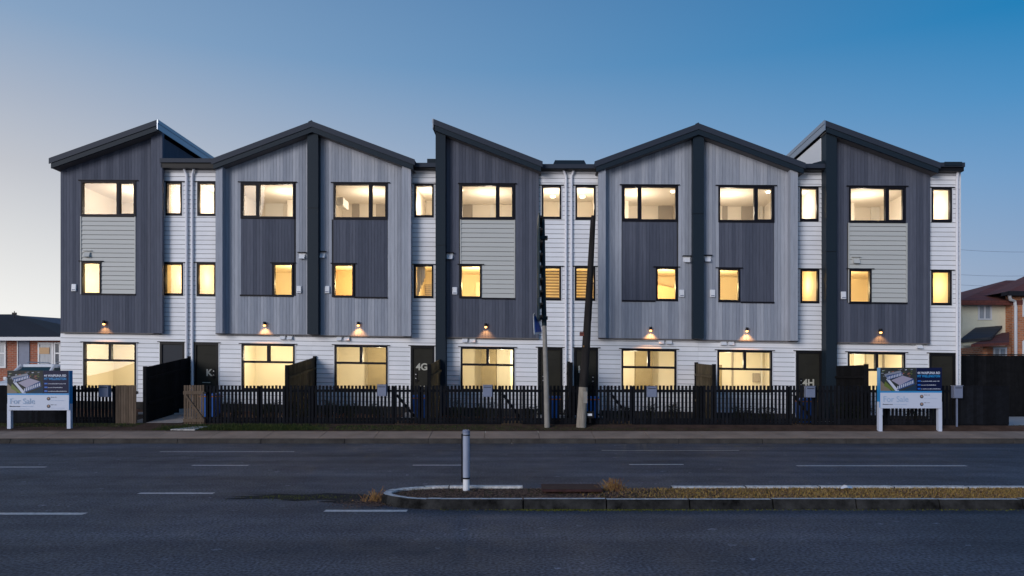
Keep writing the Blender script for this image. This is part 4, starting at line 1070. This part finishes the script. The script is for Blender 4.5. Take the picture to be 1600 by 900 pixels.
# ------------------------------------------------------------------ sale signs
def sale_sign(px0, px1, py0, py1, foot, Y, label, side):
    x0, x1 = X_at(px0, Y), X_at(px1, Y); z1, z0 = Z_at(py0, Y), Z_at(py1, Y); zf = Z_at(foot, Y); zm = z0+(z1-z0)*.415
    wd, ht = x1-x0, z1-z0
    e = empty('sale_sign', ((x0+x1)/2, Y, zf), label, 'sale sign', 'for sale signs in front of the terrace')
    m = MB(); m.box(x0, x1, Y, Y+.03, z0, z1); m.build('board', M['sign_white'], e)
    m = MB(); m.box(x0, x1, Y+.16, Y+.18, z0-.0, z1); m.build('rear_board', M['sign_cyan'], e)
    for a, b in ((x0-.03, x0+.08), (x1-.08, x1+.03)):
        m = MB(); m.box(a, b, Y+.032, Y+.15, zf-.1, z0+.2); m.build('leg', M['sign_white'], e)
    sx = x1 if side == 'R' else x0; m = MB(); m.box(min(sx, sx+(.012 if side == 'R' else -.012)), max(sx, sx+(.012 if side == 'R' else -.012)), Y+.0, Y+.18, z0+.02, z1); m.build('edge_board', M['sign_cyan'], e)
    f_ = Y-.003
    def q(a, b, c, d_, mm, name, yo=0):
        m = MB(); X0, X1, Z0, Z1 = x0+wd*a, x0+wd*b, z0+ht*c, z0+ht*d_; m.box(X0, X1, f_-yo-.002, f_-yo, Z0, Z1); return m.build(name, M[mm], e)
    q(0, 1, .385, .425, 'sign_cyan', 'stripe'); q(.585, 1, .427, 1, 'sign_navy', 'navy_panel')
    X = lambda a: x0+wd*a; Zz = lambda b: z0+ht*b
    def T(t, a, b, size, mm, name, bold=0, sxx=1):
        return text_mesh(t, size, name, M[mm], e, (X(a), f_-.006, Zz(b)), (sxx, 0, 0), (0, 0, 1), bold)
    T('44 WAIPUNA RD', .60, .845, .098, 'sign_white', 'heading', .003, .93); T('MT WELLINGTON', .60, .765, .098, 'sign_cyan', 'heading', .003, .86)
    T('For Sale', .04, .16, .25, 'sign_text', 'heading', .001, .95)
    m = MB()
    for j in range(3): m.box(X(.605), X(.655), f_-.006, f_-.003, Zz(.655-j*.095), Zz(.69-j*.095))
    m.build('bullet', M['sign_blue'], e)
    def script(a, b, z, hgt, mm, seed):
        rd = random.Random(seed); m = MB(); x = X(a)
        while x < X(b):
            l_ = rd.uniform(.012, .03); 
            m.box(x, x+l_*.6, f_-.006, f_-.003, Zz(z), Zz(z)+hgt*rd.choice((.7, .7, 1))); x += l_
            if rd.random() < .15: x += .012
        m.build('small_print', M[mm], e)
    for j, ln in enumerate((.95, .90, .97)): script(.665, ln, .658-j*.095, .026, 'sign_white', j)
    script(.04, .2, .085, .035, 'sign_dark', 5); script(.22, .42, .09, .018, 'sign_text', 6)
    script(.04, .36, .03, .012, 'sign_text', 7)
    for j in range(2):
        z = .29-j*.19; n_ = 16; cx, cz, rr_ = X(.672), Zz(z), .055
        m = MB(); m.poly([(cx+rr_*math.cos(2*math.pi*i/n_), f_-.004, cz+rr_*math.sin(2*math.pi*i/n_)) for i in range(n_)], 'sign_dark')
        m.poly([(cx+rr_*.5*math.cos(2*math.pi*i/n_), f_-.006, cz+.01+rr_*.5*math.sin(2*math.pi*i/n_)) for i in range(n_)], 'skin'); m.build('portrait_roundel', None, e)
        script(.71, .80, z+.03, .022, 'sign_dark', 20+j); script(.71, .92, z-.05, .012, 'sign_text', 30+j)
    # aerial picture: a flat printed patchwork of roofs, lawns and the white terrace
    rd = random.Random(3); m = MB(); pz0, pz1, px_a, px_b = .427, 1.0, .0, .583
    m.poly([(X(px_a), f_-.002, Zz(pz0)), (X(px_b), f_-.002, Zz(pz0)), (X(px_b), f_-.002, Zz(pz1)), (X(px_a), f_-.002, Zz(pz1))], 'pr_dark')
    def pq(pts, mm, o=.004): m.poly([(X(px_a+(px_b-px_a)*a), f_-o, Zz(pz0+(pz1-pz0)*b)) for a, b in pts], mm)
    for j in range(34):
        a, b = rd.uniform(.02, .88), rd.uniform(.62, .93); s1_, s2_ = rd.uniform(.03, .08), rd.uniform(.02, .05)
        pq([(a, b), (a+s1_, b+s2_*.4), (a+s1_*.9, b+s2_), (a-.01, b+s2_*.7)], rd.choice(('pr_roof', 'pr_grey', 'pr_green', 'pr_dark2', 'pr_pale')), .003+j*1e-5)
    pq([(.0, .0), (.30, .0), (.05, .38), (.0, .45)], 'pr_tan'); pq([(.10, .22), (.34, .0), (.42, .0), (.13, .42)], 'pr_green', .0045)
    pq([(.16, .50), (.42, .0), (.52, .0), (.22, .55)], 'pr_pale', .005)
    pq([(.10, .72), (.56, .88), (.62, .70), (.20, .48)], 'pr_grey', .0053); pq([(.30, .46), (.62, .66), (.92, .52), (.56, .22)], 'pr_lilac', .0055)
    pq([(.46, .02), (.96, .30), (.92, .54), (.48, .20)], 'pr_blue', .0058); pq([(.2, .46), (.6, .66), (.62, .8), (.16, .66)], 'pr_blue', .0056)
    for j in range(9):
        t = j/9; a, b = .47+.47*t, .07+.27*t; pq([(a, b), (a+.028, b+.015), (a+.026, b+.15), (a, b+.13)], 'pr_pale', .0062)
        a, b = .2+.4*t, .50+.17*t; pq([(a, b), (a+.024, b+.01), (a+.022, b+.12), (a, b+.11)], 'pr_pale', .0062)
    pq([(.6, .0), (1, .0), (1, .28)], 'pr_deep', .0052)
    m.build('aerial_picture', None, e)
for nm, c in (('pr_dark', (.035,.04,.04)), ('pr_roof', (.35,.13,.09)), ('pr_grey', (.22,.24,.30)), ('pr_green', (.12,.16,.03)), ('pr_dark2', (.02,.02,.03)), ('pr_pale', (.55,.58,.68)), ('pr_tan', (.2,.16,.12)),
              ('pr_lilac', (.32,.30,.40)), ('pr_blue', (.03,.07,.2)), ('pr_deep', (.015,.04,.08)), ('skin', (.45,.28,.2))):
    M[nm] = mat('print_'+nm, c, .45)
sale_sign(11.5, 107.5, 579, 641, 671.5, 22.75, 'for sale sign on two white legs at the left end of the street', 'R')
sale_sign(1375.5, 1471.5, 574.5, 638, 669, 22.25, 'for sale sign on two white legs at the right end of the street', 'L')

# ------------------------------------------------------------------ neighbouring houses
def box_part(root, name, x0, x1, y0, y1, z0, z1, mm, bevel=0):
    m = MB(); m.box(x0, x1, y0, y1, z0, z1); return m.build(name, M[mm], root, bevel=bevel)
def win_part(root, x0, x1, y, z0, z1, pane, bars=(), hbar=None, fr='trim_white', t=.07):
    m = MB(); m.box(x0, x1, y-.05, y, z0, z0+t); m.box(x0, x1, y-.05, y, z1-t, z1); m.box(x0, x0+t, y-.05, y, z0+t, z1-t); m.box(x1-t, x1, y-.05, y, z0+t, z1-t)
    for b in bars: m.box(b-t/2, b+t/2, y-.05, y, z0+t, z1-t)
    if hbar: m.box(x0+t, x1-t, y-.045, y, hbar-.03, hbar+.03)
    o = m.build('window', M[fr], root); g_ = MB(); g_.box(x0+.02, x1-.02, y-.02, y-.004, z0+.02, z1-.02); g_.build('pane', M[pane], o); return o
# left: single storey brick house with a black tiled roof
Y = 34.0
e = empty('brick_house', (X_at(30, Y), Y, .8), 'single storey red brick house with black tiled roof left of the terrace', 'house')
ze = Z_at(531, Y); xa, xb = X_at(-260, Y), X_at(106, Y)
box_part(e, 'wall', xa, xb, Y, Y+9, .4, ze, 'brick_red')
m = MB(); m.poly([(X_at(29.5,Y),Y-.03,.9),(X_at(47,Y),Y-.03,.9),(X_at(47,Y),Y-.03,ze-.05),(X_at(29.5,Y),Y-.03,ze-.05)]); 
m = MB(); m.box(X_at(29.5,Y), X_at(46.5,Y), Y-.04, Y-.003, .9, ze-.02); do = m.build('door', M['letterbox'], e)
m = MB(); m.box(X_at(28,Y), X_at(29.5,Y), Y-.07, Y-.003, .9, ze-.02); m.build('door_frame', M['trim_white'], do)
win_part(e, X_at(-45,Y), X_at(10,Y), Y-.003, Z_at(575,Y), ze-.03, 'pane_curtain', (X_at(-15,Y),), Z_at(552,Y))
win_part(e, X_at(60,Y), X_at(84,Y), Y-.003, Z_at(572,Y), ze-.12, 'pane_curtain')
m = MB(); m.box(X_at(61,Y), X_at(78,Y), Y-.05, Y-.03, Z_at(553,Y), Z_at(543,Y)); m.build('roller_blind', M['blind_tan'], e)
win_part(e, X_at(85,Y), X_at(95.5,Y), Y-.003, Z_at(572,Y), ze-.12, 'pane_dark', (), Z_at(552,Y))
m = MB(); zr = Z_at(491, Y+4.2); yr = Y+4.2
xr = X_at(22, yr)
m.poly([(xa-.5,Y-.5,ze+.08),(xb+.3,Y-.5,ze+.08),(xr,yr,zr),(xa-.5,yr,zr)]); m.poly([(xb+.3,Y-.5,ze+.08),(xb+.3,Y+9.2,ze+.08),(xr,yr,zr)]); m.poly([(xa-.5,yr,zr),(xr,yr,zr),(xb+.3,Y+9.2,ze+.08),(xa-.5,Y+9.2,ze+.08)])
ro = m.build('roof', M['roof_black'], e)
m = MB(); m.box(xa-.5, xb+.3, Y-.55, Y-.42, ze-.06, ze+.10); m.build('gutter', M['trim_white'], ro)
m = MB(); m.box(xa-.4, xb+.2, Y-.42, Y, ze-.03, ze+.02); m.build('eave', M['trim_white'], ro)
ax_ = X_at(22.5, Y+3); m = MB(); m.tube([(ax_,Y+3,Z_at(497,Y+3)),(ax_,Y+3,Z_at(486,Y+3))], .02, 6); m.obox((ax_,Y+3,Z_at(490,Y+3)), (.1,0,0), (0,.04,0), (0,0,.05)); m.build('antenna', M['black'], ro)
Y2 = 43
e = empty('rear_house', (X_at(80,Y2), Y2, .9), 'house with blue grey tiled roof behind the red brick house', 'house')
x0, x1 = X_at(-60,Y2), X_at(190,Y2); m = MB(); m.box(x0+.4, x1-.4, Y2+.4, Y2+8, .5, Z_at(545,Y2)); m.build('wall', M['cream_wall'], e)
m = MB(); zr = Z_at(494.5, Y2+4); ze2 = Z_at(545, Y2)
m.poly([(x0,Y2,ze2),(x1,Y2,ze2),(x1-.5,Y2+4,zr-.45),(x0,Y2+4,zr+.1)]); m.poly([(x0,Y2+4,zr+.1),(x1-.5,Y2+4,zr-.45),(x1,Y2+8.4,ze2),(x0,Y2+8.4,ze2)]); m.build('roof', M['roof_blue'], e)

# right: two storey cream and orange brick house
e = empty('two_storey_house', (26, 38, .4), 'two storey cream and orange brick house with red brown tiled roof right of the terrace', 'house')
Yc, Yb = 35.2, 34.7; z2 = Z_at(474, Yc)
xc0, xc1 = X_at(1504, Yc), X_at(1700, Yc)
box_part(e, 'cream_wall', xc0, xc1, Yc, Yc+9, .2, z2, 'cream_wall')
xb0 = X_at(1582, Yb); box_part(e, 'brick_wing', xb0, xb0+9, Yb, Yc-.002, .2, Z_at(461, Yb), 'brick_orange')
win_part(e, X_at(1527.5,Yc), X_at(1549,Yc), Yc-.003, Z_at(500,Yc), Z_at(476,Yc), 'pane_curtain', (X_at(1538,Yc),))
win_part(e, X_at(1597,Yb), X_at(1630,Yb), Yb-.003, Z_at(495,Yb), Z_at(466,Yb), 'pane_curtain')
m = MB(); xr0 = X_at(1572, Yc+4.5); zr = Z_at(438, Yc+4.5); a = xc0-.5
m.poly([(a,Yc-.5,z2+.05),(xc1,Yc-.5,z2+.05),(xc1,Yc+4.5,zr),(xr0,Yc+4.5,zr)]); m.poly([(a,Yc-.5,z2+.05),(xr0,Yc+4.5,zr),(a,Yc+9.5,z2+.05)])
ro = m.build('roof', M['roof_red'], e)
m = MB(); m.box(a, xc1, Yc-.55, Yc-.44, z2-.12, z2+.09); m.box(a, xc1, Yc-.44, Yc-.002, z2-.09, z2-.03); m.build('gutter', M['roof_red'], ro)
m = MB(); zb = Z_at(461, Yb); x_ = xb0-.55; xr_ = X_at(1640, Yb+4.5); zz = Z_at(432, Yb+3.5)
m.poly([(x_,Yb-.5,zb+.1),(xb0+10,Yb-.5,zb+.1),(xb0+10,Yb+4,zz+.6),(xr_,Yb+4,zz+.6)]); m.poly([(x_,Yb-.5,zb+.1),(xr_,Yb+4,zz+.6),(xr_,Yc+5,zz+.6),(x_,Yc+1,zb+.1)]); m.build('wing_roof', M['roof_red'], ro)
m = MB(); m.box(x_, xb0+10, Yb-.55, Yb-.46, zb-.08, zb+.12); m.box(x_, xb0+10, Yb-.45, Yb-.002, zb-.06, zb+.0); m.box(x_-.05, x_, Yb-.5, Yc-.6, zb-.06, zb+.1); m.build('wing_gutter', M['roof_black'], ro)
m = MB(); X1 = xb0-.1; m.tube([(X1-.35,Yb-.45,zb-.05),(X1-.2,Yb-.3,zb-.25),(X1+.12,Yb-.12,zb-.3),(X1+.18,Yb-.1,zb-.6),(X1+.18,Yb-.1,1.2)], .07, 10); m.build('downpipe', M['trim_white'], e)
m = MB(); m.tube([(X1+.55,Yb-.1,Z_at(533,Yb)),(X1+.55,Yb-.1,1.0)], .06, 8); m.tube([(X1+.55,Yb-.1,Z_at(533,Yb)),(X1+2.5,Yb-.1,Z_at(530,Yb))], .04, 8); m.build('waste_pipe', M['trim_white'], e)
# lower lean-to roofs
def slope(root, name, p, mm): 
    m = MB(); m.poly(p); q = [Vector(v)-Vector((0,0,.12)) for v in p]; m.poly(list(reversed(q)))
    for i in range(len(p)): m.poly([q[i], q[(i+1) % len(p)], p[(i+1) % len(p)], p[i]])
    return m.build(name, M[mm], root)
yf = 32.2
slope(e, 'porch_roof', [(X_at(1499,yf),yf,Z_at(531,yf)), (X_at(1548,yf),yf,Z_at(527,yf)), (X_at(1566,Yc-.1),Yc-.1,Z_at(509,Yc)), (X_at(1524,Yc-.1),Yc-.1,Z_at(512,Yc))], 'roof_grey')
yf2 = 31.6
slope(e, 'lean_to_roof', [(X_at(1517,yf2),yf2,Z_at(538,yf2)), (X_at(1577,yf2),yf2,Z_at(535,yf2)), (X_at(1577,34.6),34.6,Z_at(519,34.6)), (X_at(1566,34.6),34.6,Z_at(520,34.6))], 'roof_red')
box_part(e, 'porch_wall', X_at(1541,33), X_at(1579,33), 33, 35.1, .2, Z_at(541,33), 'brick_orange')
win_part(e, X_at(1551,33), X_at(1572,33), 32.99, Z_at(560,33), Z_at(543,33), 'pane_curtain', (X_at(1561,33),))
box_part(e, 'porch_pier', X_at(1534,32.4), X_at(1541,32.4), 32.3, 32.5, .2, Z_at(540,32.4), 'brick_orange')
box_part(e, 'porch_beam', X_at(1500,32.4), X_at(1534,32.4), 32.35, 32.45, Z_at(540,32.4), Z_at(533,32.4), 'cream_wall')

# tall black boundary fence to the right
e = empty('boundary_fence', (20, 27, .4), 'tall black boundary fence between the terrace and the two storey house', 'fence')
m = MB(); x = X_at(1497, 27.4); i = 0
while x < 34:
    m.box(x, x+.146, 27.4, 27.425, .35, 2.74+random.uniform(-.008, .008)); x += .15
m.build('boards', M['screen_dark'], e)
m = MB(); m.box(X_at(1497,27.4), 34, 27.43, 27.48, 2.3, 2.4); m.box(X_at(1497,27.4), 34, 27.43, 27.48, .8, .9); m.build('rail', M['screen_dark'], e)
m = MB(); m.box(X_at(1497,27.4), 34, 27.38, 27.45, 2.752, 2.79); m.build('capping', M['screen_dark'], e)
# driveway right of the fence
m = MB(); xd = X_at(1577, 23); m.poly([(xd,22.0,.302),(xd+6,22.0,.302),(xd+6,27.3,.47),(xd+.3,27.3,.47)]); tag(m.build('driveway', M['pale_concrete']), kind='structure')

# parked car in the left driveway, facing the street
cx, cy, cz = X_at(71, 30.6), 28.4, .82
e = empty('parked_car', (cx, cy+2.2, cz), 'white parked car with roof rails in the driveway behind the left sale sign', 'car')
def loft(secs, mm, name, parent, m=None, smooth=True):
    mb = MB(); n_ = len(secs[0]); mb.slot(None)
    for s_ in secs: mb.v += [(cx+x, cy+y, cz+z) for x, y, z in s_]
    for i in range(len(secs)-1):
        for j in range(n_):
            a = i*n_+j; b = i*n_+(j+1) % n_; mb.f.append((a, b, b+n_, a+n_)); mb.m.append(0)
    mb.f.append(tuple(reversed(range(n_)))); mb.m.append(0); mb.f.append(tuple(range((len(secs)-1)*n_, len(secs)*n_))); mb.m.append(0)
    return mb.build(name, M[mm], parent, smooth=False)
def sec(y, hw, z0, z1, r=.12): return [(-hw+.05,y,z0),(hw-.05,y,z0),(hw,y,z0+.15),(hw,y,z1-r),(hw-r,y,z1),(-hw+r,y,z1),(-hw,y,z1-r),(-hw,y,z0+.15)]
bo = loft([sec(0,.78,.35,.72), sec(.15,.88,.22,.88), sec(1.0,.92,.2,1.02), sec(3.6,.93,.2,1.05), sec(4.35,.88,.25,1.0), sec(4.5,.8,.35,.9)], 'car_white', 'body', e)
loft([sec(1.0,.80,.98,1.04,.02), sec(1.75,.66,.98,1.60,.1), sec(2.0,.66,.98,1.655,.1), sec(3.6,.66,.98,1.64,.1), sec(4.2,.74,.98,1.06,.02)], 'car_glass', 'cabin_glass', e)
m = MB(); m.hexa([(cx-.68,cy+1.66,cz+1.50),(cx+.68,cy+1.66,cz+1.50),(cx+.64,cy+3.65,cz+1.63),(cx-.64,cy+3.65,cz+1.63),(cx-.6,cy+1.72,cz+1.66),(cx+.6,cy+1.72,cz+1.66),(cx+.58,cy+3.6,cz+1.69),(cx-.58,cy+3.6,cz+1.69)]); m.build('roof', M['car_white'], e, bevel=.02)
for s_ in (-1, 1):
    m = MB(); m.tube([(cx+s_*.8,cy+1.0,cz+1.03),(cx+s_*.67,cy+1.68,cz+1.6)], .06, 8); m.build('windscreen_pillar', M['car_white'], e)
    m = MB(); m.tube([(cx+s_*.6,cy+1.9,cz+1.69),(cx+s_*.6,cy+2.1,cz+1.75),(cx+s_*.6,cy+3.4,cz+1.75),(cx+s_*.6,cy+3.5,cz+1.69)], .02, 8); m.build('roof_rail', M['steel'], e)
    m = MB(); m.obox((cx+s_*.66,cy+.03,cz+.7), (.14,0,0), (0,.06,0), (0,0,.07)); m.build('headlight', M['glass'], e)
    m = MB(); m.obox((cx+s_*.98,cy+1.25,cz+1.08), (.08,0,0), (0,.05,0), (0,0,.06)); m.build('side_mirror', M['car_white'], e)
    for yy in (.85, 3.6):
        m = MB(); m.tube([(cx+s_*.72,cy+yy,cz+.33),(cx+s_*.94,cy+yy,cz+.33)], .33, 20); wh = m.build('wheel', M['tyre'], e)
        m = MB(); m.tube([(cx+s_*.9,cy+yy,cz+.33),(cx+s_*.95,cy+yy,cz+.33)], .21, 16); m.build('rim', M['steel'], wh)
m = MB(); m.box(cx-.5, cx+.5, cy-.01, cy+.05, cz+.42, cz+.62); m.build('grille', M['black'], e)

# power lines far right
for i, (ya, yb) in enumerate(((385, 392), (425, 428), (441, 444))):
    Yp = 60; m = MB(); pts = []
    for j in range(13):
        t = j/12; px = 1440+t*240; pts.append((X_at(px, Yp), Yp, Z_at(ya+(yb-ya)*t, Yp)-.25*math.sin(math.pi*t)))
    m.tube(pts, .012, 5)
    tag(m.build('power_line', M['letterbox'], loc=pts[0]), ('uppermost', 'middle', 'lowest')[i]+' of the three thin power lines above the right neighbour house', 'power line', 'power lines at the right')
